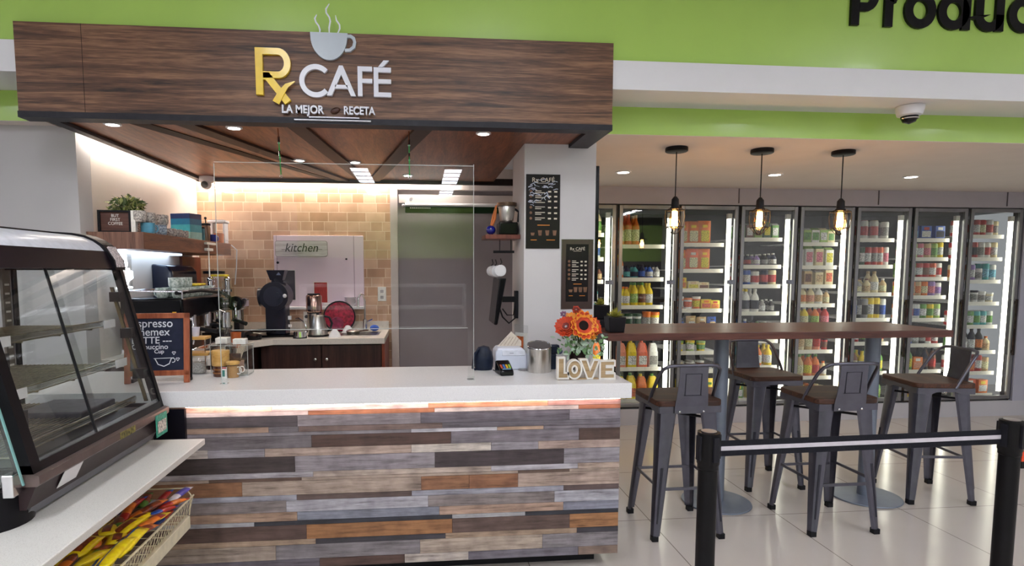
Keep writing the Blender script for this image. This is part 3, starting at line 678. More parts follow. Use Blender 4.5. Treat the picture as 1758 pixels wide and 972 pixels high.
for c in range(3):
    m = MB()
    for i in range(46):
        a = rd.uniform(0, 2*PI); L = rd.uniform(0.012, 0.021); x = rd.gauss(0.02, 0.045); y = rd.uniform(-0.085, 0.0); z = rd.uniform(0.085, 0.185)
        M = Matrix.Translation((x, y, z)) @ Matrix.Rotation(rd.uniform(.6, 1.7), 4, 'X') @ Matrix.Rotation(rd.uniform(-.8, .8), 4, 'Y') @ Matrix.Rotation(a, 4, 'Z')
        pts = [(0, -L*.2), (L*.5, -L*.7), (L*1.1, -L*.45), (L*1.35, 0), (L*1.1, L*.45), (L*.5, L*.7), (0, L*.2)]
        if c == 2: pts = [(p[0]*1.2, p[1]*.45) for p in pts]; M = Matrix.Translation((x*1.5-0.01, y, z)) @ M.to_3x3().to_4x4()
        m.m = i % 2
        m.frus([tuple(M @ Vector((p, q, -.0006))) for p, q in pts], [tuple(M @ Vector((p, q, .0006))) for p, q in pts])
    m.build('leaf_spray', [EU1, EU2], t, smooth=False)
# LOVE letters
LW = wood('pale_letter_wood', (142, 116, 80), (172, 146, 108), (190, 166, 130), 'X', 0.6, 6)
LR = mat('white_letter_rim', (226, 222, 214), 0.5)
lv = thing('love_sign', 'freestanding wooden word LOVE with white outline on the counter', 'decoration', (0.805, 2.80, CT))
def lo(n, polys, holes=()):
    h = MB()
    for p in polys: h.prism(p, -0.004, 0.022)
    o = h.build('letter_'+n, LW, lv, smooth=False)
    r = MB()
    for p in list(outl[n]): r.stroke(p, 0.0075, -0.009, 0.022, closed=True)
    r.build('letter_rim', LR, o, smooth=False)
S = 0.1
def ellp(cx, cz, rx, rz, n=24): return [(cx+rx*math.cos(2*PI*i/n), cz+rz*math.sin(2*PI*i/n)) for i in range(n)]
outl = {'l': [[(-.145, .008), (-.145, .110), (-.113, .110), (-.113, .036), (-.093, .036), (-.093, .008)]],
        'o': [ellp(-.062, .052, .035, .046), ellp(-.062, .052, .012, .018)],
        'v': [[(-.034, .100), (-.001, .100), (.016, .052), (.034, .098), (.062, .096), (.028, .006), (.004, .006)]],
        'e': [[(.066, .004), (.066, .092), (.141, .092), (.141, .068), (.098, .068), (.098, .060), (.132, .060), (.132, .038), (.098, .038), (.098, .029), (.141, .029), (.141, .004)]]}
lo('l', [[(-.145, .008), (-.145, .110), (-.113, .110), (-.113, .008)], [(-.113, .008), (-.113, .036), (-.093, .036), (-.093, .008)]])
n = 24; oo = [( (-.062+.035*math.cos(2*PI*i/n), .052+.046*math.sin(2*PI*i/n)), (-.062+.012*math.cos(2*PI*i/n), .052+.018*math.sin(2*PI*i/n))) for i in range(n)]
lo('o', [[oo[i][0], oo[(i+1) % n][0], oo[(i+1) % n][1], oo[i][1]] for i in range(n)])
lo('v', [[(-.034, .100), (-.001, .100), (.016, .052), (.028, .006), (.004, .006)], [(.016, .052), (.034, .098), (.062, .096), (.028, .006)]])
lo('e', [[(.066, .004), (.066, .092), (.098, .092), (.098, .004)], [(.098, .068), (.098, .092), (.141, .092), (.141, .068)], [(.098, .038), (.098, .060), (.132, .060), (.132, .038)], [(.098, .004), (.098, .029), (.141, .029), (.141, .004)]])
MB().box(-.145, .145, 0.0, 0.024, 0.0, 0.005).build('base_strip', LW, lv, smooth=False)
# printer, receipt, terminal, etc.
WPL = mat('white_plastic', (214, 220, 236), 0.35, var=0.01)
t = thing('receipt_printer', 'boxy white receipt printer beside the grey door end of counter', 'printer', (0.478, 3.185, CT))
MB().prism([(-.085, 0), (-.085, .098), (-.07, .118), (.062, .118), (.092, .08), (.097, 0)], -0.07, 0.07).build('body', WPL, t, bevel=0.008, seg=3)
MB().box(-.05, .075, -.0735, -.0705, .078, .108).build('lid', mat('white_plastic_lid', (224, 228, 240), 0.3), t, bevel=0.002)
MB().box(-.01, .012, -.0755, -.0735, .090, .093).build('button', mat('grey_button', (120, 124, 140), .4), t)
t = thing('receipt_paper', 'striped paper roll end leaning out of the white printer', 'paper', (0.485, 3.20, CT+0.1185))
m = MB(); m.prism([(-.072, 0.0), (.062, 0.0), (.062, .028), (.005, .082)], 0.0, 0.0015); m.build('sheet', mat('receipt_cream', (214, 202, 186), .7), t, smooth=False)
m = MB()
for i in range(5): m.stroke([(-.055+i*.02, .004), (-.02+i*.018, .050+0.0*i)], .002, -.0006, 0.0)
m.build('printed_lines', mat('receipt_ink', (150, 128, 112), .7), t, smooth=False)
t = thing('card_terminal', 'black handheld card terminal with coloured keys on the counter', 'card reader', (0.424, 2.985, CT), rz=0.12)
m = MB(); m.frus([(-.036, -.055, 0), (.036, -.055, 0), (.040, .06, 0), (-.040, .06, 0)], [(-.034, -.05, .028), (.034, -.05, .028), (.038, .055, .068), (-.038, .055, .068)]); m.build('body', GLOSSB, t, bevel=.008, seg=3)
def slope(y, dz=0): return .028+(y+.05)/.105*.040+dz
m = MB(); m.frus([(-.024, .012, slope(.012)), (.024, .012, slope(.012)), (.026, .045, slope(.045)), (-.026, .045, slope(.045))], [(-.024, .012, slope(.012, .0015)), (.024, .012, slope(.012, .0015)), (.026, .045, slope(.045, .0015)), (-.026, .045, slope(.045, .0015))]); m.build('screen', mat('terminal_screen', (30, 26, 28), .1), t)
for i, cc in enumerate([(190, 80, 50), (70, 110, 190), (220, 170, 30), (140, 190, 60)]):
    x = -.022+i*.0145; m = MB(); m.frus([(x-.005, -.03, slope(-.03)), (x+.005, -.03, slope(-.03)), (x+.005, .004, slope(.004)), (x-.005, .004, slope(.004))], [(x-.005, -.03, slope(-.03, .002)), (x+.005, -.03, slope(-.03, .002)), (x+.005, .004, slope(.004, .002)), (x-.005, .004, slope(.004, .002))]); m.build('key_row', mat('key_%d' % i, cc, .4), t)
MB().box(-.022, .022, -.045, -.035, slope(-.04, 0), slope(-.04, .004)).build('key_row', mat('key_pale', (110, 150, 180), .4), t)
t = thing('black_backpack_speaker', 'rounded dark navy device standing between screen and white printer', 'device', (0.330, 3.14, CT)); t.name = 'rounded_device'
m = MB(); m.lathe([(0.0001, 0), (.046, 0), (.052, .02), (.054, .06), (.046, .10), (.03, .125), (.0001, .132)], n=24, sq=0.8); m.build('body', NAVY, t)
MB().tube([(-.045, -.02, .004), (-.062, -.03, .012), (-.052, -.03, .09), (-.03, -.03, .115)], .007).build('handle', NAVY, t)
t = thing('table_menu_holder', 'upright acrylic leaflet holder with orange picture beside the column', 'leaflet holder', (0.548, 3.22, CT), rz=-0.9)
MB().box(-.05, .05, -.002, .002, 0, .235).build('acrylic_sleeve', ACR, t, smooth=False)
MB().box(-.046, .046, .0022, .004, .004, .19).build('leaflet', LBL, t, smooth=False)
MB().box(-.04, .02, -.0035, -.002, .07, .17).build('orange_picture', mat('leaflet_orange', (186, 92, 36), .5, var=.3, scale=40), t, smooth=False)
tag(MB().lathe([(.034, 0), (.036, .004), (.03, .007), (.0001, .006)], n=24).build('coin_dish', mat('grey_dish', (150, 146, 146), .3, metal=.6), loc=(0.548, 3.10, CT)), 'flat round metal dish between the white printer and steel bin', 'dish')
tag(MB().tube([(0.378, 3.10, CT+.003), (0.395, 3.06, CT+.003), (0.402, 3.03, CT+.003), (0.41, 3.02, CT+.004)], .0025).build('power_cable', BLACK), 'short black cable running between rounded device and card terminal', 'cable')

# ------------------------------------------------------------------ things on the counter, left end
CHALK = mat('chalkboard_slate', (34, 38, 58), 0.6, var=.12); CHW = mat('chalk_white', (226, 228, 234), 0.8)
t = thing('chalkboard_sign', 'chestnut-framed A-frame chalkboard listing coffees on the counter', 'chalkboard', (-1.262, 2.90, CT), rot=(math.radians(-6), 0, math.radians(4)))
f = MB(); wd = .145; q = .026
f.box(-wd, wd, -.009, .009, .335-q, .335); f.box(-wd, wd, -.009, .009, .035, .035+q); f.box(-wd, -wd+q, -.009, .009, 0, .335); f.box(wd-q, wd, -.009, .009, 0, .335)
f.build('frame', FRAMEW, t, bevel=.003)
MB().box(-wd+q, wd-q, -.003, .003, .035+q, .335-q).build('slate', CHALK, t, smooth=False)
MB().box(-wd+.01, -wd+.03, .02, .09, 0, .02).box(wd-.03, wd-.01, .03, .075, .004, .02).box(-wd+.01, -wd+.028, .06, .072, 0, .30).box(wd-.028, wd-.01, .06, .072, 0, .30).build('rear_leg', BLACK, t, smooth=False)
for s, zz, sz, sxx in (('Espresso', .268, .056, .92), ('Chemex', .228, .052, .95), ('LATTE ---', .190, .046, .95), ('Cappuccino', .163, .034, 1.0), ('Cup', .143, .026, 1.0)):
    text('chalk_lettering', s, sz, .0004, CHW, t, (-wd+q+.006+(0 if s != 'Cup' else .10), -.0036, zz), sx=sxx, bold=.0004)
m = MB(); cx = .03; m.stroke([(cx-.045, .118), (cx+.045, .120)], .003, -.0042, -.003); m.stroke([(cx-.040, .118), (cx-.026, .090), (cx, .080), (cx+.024, .092), (cx+.034, .119)], .004, -.0042, -.003); m.stroke(arc(cx+.040, .108, .010, 110, -110, 8), .003, -.0042, -.003)
for hx, hz in ((.092, .112), (.075, .142)): m.stroke([(hx-.008, hz+.004), (hx-.004, hz+.008), (hx, hz+.004), (hx+.004, hz+.008), (hx+.008, hz+.004), (hx, hz-.007)], .0022, -.0042, -.003, closed=True)
m.build('chalk_cup_drawing', CHW, t, smooth=False)
MB().box(.07, .085, -.006, .004, .335, .340).build('yellow_clip', mat('yellow_clip', (226, 170, 30), .5), t, smooth=False)
# tall rack with two wooden lids, cup on top
t = thing('lidded_rack', 'two-tier clear jar rack with bamboo shelves left of the acrylic boxes', 'rack', (-1.168, 3.17, CT))
m = MB()
for x in (-.048, .048):
    for y in (-.04, .04): m.cyl((x, y, 0), (x, y, .185), .0025, n=6)
m.build('wire_posts', CHROME, t)
MB().box(-.052, .052, -.045, .045, .18, .194).build('top_board', BAMBOO, t, bevel=.002)
MB().box(-.045, .065, -.05, .045, .098, .112).build('middle_board', BAMBOO, t, bevel=.002)
MB().lathe([(.038, 0), (.04, .005), (.04, .09), (.034, .098)], n=20).build('glass_jar', ACR, t)
MB().lathe([(.0001, .004), (.034, .004), (.034, .06), (.0001, .062)], n=16).build('white_filling', mat('white_packets', (216, 214, 210), .6, var=.2, scale=120), t)
t = thing('paper_cup', 'small white paper cup standing on top of the bamboo rack', 'cup', (-1.178, 3.17, CT+.1945))
MB().lathe([(.016, 0), (.021, .045), (.022, .045), (.022, .047), (.020, .047), (.015, .003)], n=20).build('cup_wall', mat('cup_white', (222, 222, 236), .4), t)
# acrylic boxes
def abox(x, y, w_, d_, h_, label, rz=0, extra=None):
    t = thing('acrylic_box', label, 'container', (x, y, CT), rz, group=None)
    m = MB(); k = .002
    m.box(-w_, w_, -d_, -d_+k, 0, h_); m.box(-w_, w_, d_-k, d_, 0, h_); m.box(-w_, -w_+k, -d_, d_, 0, h_); m.box(w_-k, w_, -d_, d_, 0, h_)
    m.build('walls', ACR, t, smooth=False)
    e = MB()
    for sx in (-1, 1):
        for sy in (-1, 1): e.box(sx*w_-.001, sx*w_+.001, sy*d_-.001, sy*d_+.001, 0, h_)
    for sy in (-1, 1): e.box(-w_, w_, sy*d_-.001, sy*d_+.001, h_-.002, h_)
    e.build('edges', EDGEG, t, smooth=False)
    return t
t = abox(-.945, 3.12, .055, .05, .155, 'open clear acrylic box with light wooden stirrers inside')
MB().box(-.052, .052, -.047, .047, .002, .006).build('floor', EDGEG, t, smooth=False)
m = MB()
for i in range(5): m.tube([(-.03+i*.006, 0, .05), (-.005+i*.008, 0.01, .15)], .0028, n=5)
m.build('stirrers', mat('pale_stick', (224, 206, 180), .6), t)
MB().box(-.03, .035, -.046, -.044, .02, .08).build('pink_card', mat('pinkish_card', (206, 168, 150), .5, var=.15), t, smooth=False)
MB().box(-.035, .02, -.0475, -.046, .075, .115).build('dark_label', mat('dark_label', (96, 66, 50), .5, var=.3, scale=100), t, smooth=False)
t = abox(-1.045, 3.18, .05, .05, .15, 'left open clear acrylic box behind the wooden jar')
MB().box(-.03, .03, -.03, .03, .155, .185).build('white_packet', LBL, t, bevel=.002); 
tag(MB().box(-.03, .035, -.02, .02, 0, .028).build('white_packet_box', LBL, loc=(-.945, 3.13, CT+.156), bevel=.002), 'white labelled packet box on top of right acrylic box', 'box')
t = thing('bamboo_jar', 'tall bamboo-sleeved jar with dark coffee base on counter', 'jar', (-1.025, 3.075, CT))
MB().lathe([(.042, .055), (.044, .058), (.044, .128), (.042, .132), (.0001, .132)], n=28).build('bamboo_sleeve', BAMBOO, t)
MB().lathe([(.0001, 0), (.038, 0), (.039, .056), (.0001, .056)], n=28).build('coffee_glass', mat('dark_coffee_glass', (90, 48, 24), .15, var=.2, coat=.6), t)
m = MB(); m.lathe([(.0395, .016), (.0398, .019), (.0395, .022)], n=28).lathe([(.0395, .034), (.0398, .037), (.0395, .040)], n=28); m.build('glass_rings', mat('amber_ring', (150, 96, 50), .2), t)
t = thing('kraft_jar', 'short glass jar of brown sugar with wooden lid', 'jar', (-.952, 3.03, CT))
MB().lathe([(.0001, 0), (.027, 0), (.028, .06), (.0001, .062)], n=24).build('sugar', mat('brown_sugar', (178, 132, 72), .7, bump=.3, scale=200), t)
MB().lathe([(.0295, .0), (.0295, .066)], n=24).build('glass_wall', ACR, t)
MB().lathe([(.032, .066), (.033, .07), (.033, .078), (.026, .082), (.0001, .083)], n=24).build('lid', BAMBOO, t)
MB().tube([(.03+.014*math.cos(a), -.012, .036+.018*math.sin(a)) for a in [2*PI*i/14 for i in range(14)]], .0028, closed=True).tube([(.048+.012*math.cos(a), -.016, .042+.015*math.sin(a)) for a in [2*PI*i/14 for i in range(14)]], .0024, closed=True).build('string_loop', mat('white_string', (226, 222, 214), .7), t)
t = thing('tent_card', 'tiny upright card with teal print beside the wooden jar', 'card', (-.985, 2.995, CT))
MB().box(-.014, .014, -.001, .001, 0, .058).build('card', LBL, t, smooth=False)
MB().box(-.012, .012, -.0018, -.001, .05, .057).build('red_heading', mat('card_red', (180, 50, 40), .5), t, smooth=False)
MB().box(-.008, .004, -.0018, -.001, .01, .042).build('teal_print', mat('card_teal', (60, 130, 120), .5), t, smooth=False)

# ------------------------------------------------------------------ heated display case and its stand, lower left
st = thing('display_stand', 'low cabinet with speckled pale top carrying the black display case', 'cabinet', (-1.35, 1.75, 0))
MB().box(-.50, .405, -1.0, .85, .713, .739).build('stone_top', quartz('pale_speckled_top', (214, 212, 206), (190, 187, 180), .3), st, smooth=False, bevel=.003)
MB().box(-.48, .02, -1.0, .82, .0, .712).build('carcass', mat('cream_cabinet', (206, 200, 184), .5), st, smooth=False)
dc = thing('display_case', 'black heated glass display case with curved silver roof and wire shelves', 'display case', (-1.38, 2.165, .739))
y0, y1 = -.425, .425
DK = mat('case_black', (9, 7, 13), .42, var=.1); MAR = mat('case_dark_brown', (52, 38, 40), .35, var=.08)
m = MB()
m.prism([(-.30, 0), (.215, 0), (.235, .02), (.262, .075), (-.30, .075)], y0+.03, y1-.02, 'XY') if False else None
# prism in XZ along Y
m.prism([(-.30, .0), (.20, .0), (.225, .01), (.245, .045), (-.30, .045)], y0+.03, y1-.01)
m.build('base_skirt', mat('case_grey_skirt', (116, 116, 124), .35, metal=.3), dc, smooth=False)
MB().prism([(-.30, .045), (.248, .045), (.278, .115), (-.30, .115)], y0, y1).build('lower_band', MAR, dc, smooth=False)
m = MB(); m.prism([(-.30, .115), (.285, .115), (.292, .122), (.292, .146), (.278, .150), (-.30, .150)], y0-.006, y1+.006); m.build('metal_ledge', mat('case_bronze_ledge', (128, 112, 108), .3, metal=.6, var=.15, scale=8), dc, smooth=False)
# near rounded bottom corner
MB().cyl((.13, y0+.03, .0), (.13, y0+.03, .112), .105, n=28).build('rounded_corner', DK, dc)
m = MB(); fx = lambda z: .270-(z-.15)*(.140/.586)      # front glass line
def post(ya, yb, w_=.030, mm=m): mm.prism([(fx(.15)-w_, .15), (fx(.15)+.004, .15), (fx(.736)+.004, .736), (fx(.736)-w_, .736)], ya, yb)
post(y1-.022, y1); post(y0, y0+.040, .045)
m.prism([(fx(.15)-.035, .150), (fx(.15)+.004, .150), (fx(.175)+.004, .175), (fx(.175)-.035, .175)], y0, y1)
m.box(-.30, -.28, y0, y0+.02, .15, .80); m.box(-.30, -.28, y1-.02, y1, .15, .80); m.box(-.30, .24, y1-.012, y1, .15, .165); m.box(-.30, .24, y0, y0+.012, .15, .165)
for zz in (.30, .47, .62):
    x = fx(zz); m.box(x-.055, x-.012, y1-.055, y1-.020, zz-.02, zz+.02); m.box(x-.055, x-.012, y0+.03, y0+.075, zz-.03, zz+.02)
m.build('frame', DK, dc, smooth=False)
m = MB(); q = .003
m.prism([(fx(.17)-q, .17), (fx(.17), .17), (fx(.736), .736), (fx(.736)-q, .736)], y0+.04, -.075); m.prism([(fx(.17)-q, .17), (fx(.17), .17), (fx(.736), .736), (fx(.736)-q, .736)], -.070, y1-.022)
m.build('front_glass', PANE, dc, smooth=False)
m = MB(); m.prism([(fx(.16)-.006, .16), (fx(.16)+.001, .16), (fx(.736)+.001, .736), (fx(.736)-.006, .736)], -.0765, -.0695); m.build('glass_joint', mat('joint_black', (24, 26, 30), .4), dc, smooth=False)
m = MB(); m.prism([(fx(.175)-.012, .175), (fx(.175)-.009, .175), (fx(.736)-.009, .736), (fx(.736)-.012, .736)], -.07, -.015); m.build('overlap_strip', ACR, dc, smooth=False)
MB().prism([(-.28, .165), (fx(.165)-.03, .165), (fx(.736)-.03, .736), (-.28, .736)], y1-.010, y1-.007).build('end_glass', PANE, dc, smooth=False)
MB().prism([(-.28, .165), (fx(.165)-.03, .165), (fx(.736)-.03, .736), (-.28, .736)], y0+.007, y0+.010).build('end_glass', PANE, dc, smooth=False)
m = MB(); m.prism([(fx(.15)-.10, .12), (fx(.15)-.004, .135), (fx(.736)-.004, .736), (fx(.736)-.10, .736)], y0-.035, y0-.031); m.build('near_side_glass', glass('teal_edge_glass', (.86, .93, .91), refl=1.6), dc, smooth=False)
m = MB(); m.prism([(fx(.15)-.005, .13), (fx(.15)-.001, .13), (fx(.736)-.001, .736), (fx(.736)-.005, .736)], y0-.036, y0-.030); m.build('glass_edge', mat('teal_glass_edge', (120, 170, 166), .2), dc, smooth=False)
# light strip posts inside (slim glass rods at the far end)
m = MB(); m.prism([(fx(.18)-.052, .18), (fx(.18)-.040, .18), (fx(.66)-.040, .66), (fx(.66)-.052, .66)], y1-.035, y1-.024); m.build('inner_rod', mat('inner_rod_gold', (150, 132, 96), .2, metal=.7, var=.2), dc, smooth=False)
# roof
xa, xb = .130, .105
MB().prism([(-.30, .736), (xa+.006, .736), (xb+.004, .806), (-.30, .806)], y0-.01, y1-.0).build('dark_top_band', mat('case_band_plum', (22, 13, 22), .4), dc, smooth=False)
cur = [(xb, .806), (xb-.016, .826), (xb-.042, .846), (xb-.078, .862), (xb-.12, .870), (xb-.19, .874), (-.30, .874)]
MB().prism(cur+[(-.30, .808)], y0-.008, y1-.078).build('curved_roof', mat('silver_white_roof', (226, 228, 238), .3, coat=.3), dc)
cur2 = [(xb+.012, .806), (xb-.006, .832), (xb-.036, .853), (xb-.074, .870), (xb-.12, .879), (xb-.19, .883), (-.30, .883)]
MB().prism([(xa+.014, .730), (xa+.010, .77)]+cur2+[(-.30, .730)], y1-.077, y1+.006).build('end_cap', DK, dc, smooth=False)
m = MB(); m.box(-.30, xb-.2, y0, y1, .8745, .884); m.build('roof_back_rim', DK, dc, smooth=False)
# stickers
m = MB(); m.frus([(xb+.004, y1-.066, .822), (xb+.004, y1-.006, .822), (xa+.0105, y1-.006, .766), (xa+.0105, y1-.066, .766)], [(xb+.0085, y1-.066, .826), (xb+.0085, y1-.006, .826), (xa+.0135, y1-.006, .766), (xa+.0135, y1-.066, .766)]); m.frus([(xa+.011, y1-.066, .766), (xa+.011, y1-.006, .766), (xa+.0138, y1-.006, .742), (xa+.0138, y1-.066, .742)], [(xa+.0135, y1-.066, .766), (xa+.0135, y1-.006, .766), (xa+.0160, y1-.006, .742), (xa+.0160, y1-.066, .742)])
m.build('instruction_sticker', mat('sticker_print', (206, 196, 198), .5, var=.35, scale=160), dc, smooth=False)
LB2 = mat('small_white_sticker', (226, 224, 226), .5, var=.02)
m = MB(); m.frus([(.2835, -.30, .045+.068), (.2835, -.20, .045+.068), (.258, -.20, .062), (.258, -.30, .062)], [(.2855, -.30, .115), (.2855, -.20, .115), (.2595, -.20, .062), (.2595, -.30, .062)]); m.build('white_sticker', LB2, dc, smooth=False)
TEALS = mat('teal_leaflet', (60, 160, 136), .5, var=.25, scale=90)
m = MB(); m.box(.293, .296, .30, .40, .045, .135); m.build('teal_leaflet', TEALS, dc, smooth=False)
m = MB(); m.box(.296, .2975, .312, .388, .060, .108); m.build('leaflet_print', mat('leaflet_print', (214, 206, 196), .5, var=.35, scale=120), dc, smooth=False)
m = MB(); m.box(.2925, .2940, .02, .13, .120, .145); m.build('gold_sticker', mat('gold_green_sticker', (132, 124, 62), .5, var=.5, scale=60), dc, smooth=False)
m = MB(); m.box(.22, .25, y0-.05, y0-.012, .10, .165); m.build('corner_clip', CHROME, dc, smooth=False, bevel=.003)
# back: sliding door frames and slotted standards
m = MB(); m.box(-.305, -.292, y0, y1, .15, .18); m.box(-.305, -.292, y0, y1, .70, .74)
for yy in (-.41, -.02, .01, .40): m.box(-.303, -.290, yy, yy+.022, .15, .74)
m.build('back_door_frame', ALU, dc, smooth=False)
for yy, n in ((-.27, 0), (.33, 1)):
    m = MB(); m.box(-.285, -.275, yy, yy+.045, .16, .735); o = m.build('slotted_standard', mat('brown_standard', (112, 104, 96), .4, metal=.4), dc, smooth=False)
    m = MB()
    for i in range(14): m.box(-.2748, -.2740, yy+.010, yy+.036, .20+i*.036, .208+i*.036)
    m.build('slots', LBL, o, smooth=False)
WIRE = mat('shelf_wire', (146, 136, 112), .3, metal=.8, var=.2)
for zz in (.505, .345, .185):
    m = MB(); xf_ = fx(zz)-.075
    n = 26
    for i in range(n): x = -.26+(xf_+.26)*i/(n-1); m.cyl((x, y0+.06, zz), (x, y1-.06, zz), .0022, n=5)
    for yy in (y0+.06, -.18, .02, .22, y1-.06): m.cyl((-.26, yy, zz-.004), (xf_, yy, zz-.004), .003, n=5)
    m.tube([(xf_, y0+.06, zz+.022), (xf_, y1-.06, zz+.022)], .003, n=6)
    o = m.build('wire_shelf', WIRE, dc)
    for yy in (-.33, .29):
        if zz == .185: continue
        MB().box(xf_+.006, xf_+.009, yy, yy+.085, zz-.008, zz+.024).build('price_tag', LB2, o, smooth=False)
    MB().box(xf_+.002, xf_+.006, y0+.06, y1-.06, zz+.006, zz+.022).build('clear_ticket_rail', ACR, o, smooth=False)
MB().box(-.26, .20, y0+.05, y1-.05, .151, .156).build('case_floor', mat('case_floor_dark', (36, 34, 38), .3, metal=.4, var=.2), dc, smooth=False)
m = MB(); m.box(-.12, .12, .10, .345, .158, .205); m.build('drip_tray', mat('grey_tray', (78, 76, 84), .4, metal=.5, var=.2), dc, smooth=False, bevel=.006)

# wire candy basket under the stone top
IV = mat('ivory_wire', (214, 204, 172), .4)
bk = thing('wire_basket', 'ivory wire basket of candy hanging under the display stand top', 'basket', (-1.14, 1.90, .43))
bx0, bx1, by0, by1, bz = -.21, .185, -.70, .575, .105
m = MB(); r = .0026
m.tube([(bx1, by0, bz), (bx1, by1, bz)], .004); m.tube([(bx0, by1, bz+.03), (bx1-.03, by1, bz+.03), (bx1-.01, by1, bz), (bx1-.02, by1, 0.02)], .003)
n = 44
for i in range(n):
    y = by0+(by1-by0)*i/(n-1); m.tube([(bx1, y, bz), (bx1-.02, min(y+.03, by1), .028)], .0011, n=4); m.tube([(bx1, y, bz), (bx1-.02, max(y-.03, by0), .028)], .0011, n=4)
for i in range(7): x = bx0+(bx1-.03-bx0)*i/6; m.tube([(x, by0, .02), (x, by1, .02)], .002, n=4)
for i in range(20): y = by0+(by1-by0)*i/19; m.tube([(bx0, y, .017), (bx1-.025, y, .017)], .0018, n=4)
m.build('wire_grid', IV, bk, smooth=False)
MB().box(bx1-.032, bx1-.012, by0, by1-.01, -.03, .022).build('front_rail', mat('ivory_rail', (216, 208, 180), .45), bk, smooth=False, bevel=.003)
# candy: wrapped bars, bags and boxes laid in rows
CY = mat('wrapper_yellow', (246, 222, 24), .3, var=.12, scale=40, coat=.3, dark=(228, 186, 14)); CBr = mat('wrapper_brown', (150, 64, 26), .3, var=.4, scale=60, coat=.4, dark=(60, 20, 12))
CBl = mat('wrapper_blue', (24, 74, 160), .3, var=.2, scale=40, coat=.4); CR = mat('wrapper_red', (176, 34, 26), .3, var=.2, scale=40, coat=.4); CG = mat('wrapper_green', (96, 150, 60), .3, var=.2); CO = mat('wrapper_orange', (224, 120, 40), .3, var=.2, coat=.3); CW = mat('wrapper_white', (216, 206, 210), .4, var=.1); CP = mat('wrapper_violet', (92, 82, 170), .3, var=.1)
def pillow(name, L, Wd, Hh, m1, m2, kind):
    """sealed flow-wrap: swollen middle, flat crimped ends"""
    m = MB(); nx = 7; ny = 6; top = []
    for j in range(ny+1):
        for i in range(nx+1):
            u = i/nx; v = j/ny; edge = min(1, math.sin(PI*u)**.5*1.0) * min(1, (math.sin(PI*v))**.6)
            top.append((-Wd/2+Wd*u, -L/2+L*v, Hh*.5+Hh*.5*edge))
    bot = [(x, y, Hh*.5-(z-Hh*.5)) for x, y, z in top]; k = len(top); vs = top+bot
    for j in range(ny):
        for i in range(nx):
            a = j*(nx+1)+i
            if kind == 'bar': m.m = 1 if i in (0, 1) else 0
            elif kind == 'bag': m.m = 1 if (2 <= i <= 4 and 1 <= j <= 4) else 0
            else: m.m = 1 if j in (0, 1, ny-1) else 0
            m.add([vs[a], vs[a+1], vs[a+nx+2], vs[a+nx+1]], [(0, 1, 2, 3)])
            m.m = 0
            m.add([vs[k+a], vs[k+a+nx+1], vs[k+a+nx+2], vs[k+a+1]], [(0, 1, 2, 3)])
    o = m.build(name, [m1, m2])
    bm = bmesh.new(); bm.from_mesh(o.data); bmesh.ops.remove_doubles(bm, verts=bm.verts, dist=1e-5); bmesh.ops.recalc_face_normals(bm, faces=bm.faces); bm.to_mesh(o.data); bm.free()
    for p in o.data.polygons: p.use_smooth = True
    return o
rd = random.Random(3)
protos = {'choc_bar': pillow('candy_bar', .21, .060, .030, CY, CBl, 'bar'), 'bag': pillow('candy_bag', .16, .080, .03, CY, CBr, 'bag'),
          'brown': pillow('candy_bar', .15, .045, .022, CBr, CO, 'end'), 'multi0': pillow('candy_bar', .14, .036, .02, CR, CBl, 'end'), 'multi1': pillow('candy_bar', .14, .036, .02, CBr, CG, 'end'),
          'multi2': pillow('candy_bar', .14, .036, .02, CO, CR, 'end'), 'multi3': pillow('candy_bar', .14, .036, .02, CP, CW, 'end'), 'white': pillow('candy_bar', .12, .04, .02, CW, CO, 'end')}
used = {}
names = ['first', 'second', 'third', 'fourth', 'fifth', 'sixth', 'seventh', 'eighth']
desc = {'choc_bar': 'yellow candy bar with blue side stripe', 'bag': 'yellow candy bag with brown picture', 'brown': 'dark brown candy bar with orange ends', 'multi0': 'red wrapped candy bar', 'multi1': 'brown and green wrapped candy bar', 'multi2': 'orange and red candy bar', 'multi3': 'violet and white candy bar', 'white': 'white wrapped candy bar'}
rowd = ['nearest row of the wire basket', 'second-nearest row of the wire basket', 'middle row of the wire basket', 'second row from the far end of the basket', 'far-end row of the wire basket']
rows = [(1.72, 'choc_bar', 5, .066, .20), (1.93, 'choc_bar', 5, .066, .20), (2.09, 'bag', 4, .090, .16), (2.22, 'bag', 4, .090, .16), (2.33, 'mix', 8, .040, .15), (2.415, 'mix', 8, .040, .15)]
rowd = ['nearest', 'second', 'third', 'fourth', 'fifth', 'farthest']
for ri, (Y, kd, n, dx, L) in enumerate(rows):
    for i in range(n):
        key = kd
        if kd == 'mix': key = ['multi3', 'multi0', 'multi1', 'multi2', 'multi0', 'brown', 'white', 'multi1'][(i+ri*3) % 8]
        if kd == 'bag' and (i+ri) % 4 == 3: key = 'brown'
        p = protos[key]
        o = p if key not in used else p.copy()
        if key in used: COL.objects.link(o)
        used[key] = 1
        x = -.995-dx*.5-i*dx
        o.location = (x, Y+rd.uniform(-.01, .01), .485+rd.uniform(0, .010)+(.02 if kd != 'mix' else .012)); o.rotation_euler = (math.radians(rd.uniform(2, 9)), math.radians(rd.uniform(-10, 10)), math.radians(rd.uniform(-7, 7)))
        tag(o, desc[key]+', '+names[i]+' from the basket wire in the '+rowd[ri]+' row', 'candy', 'candy in the wire basket')
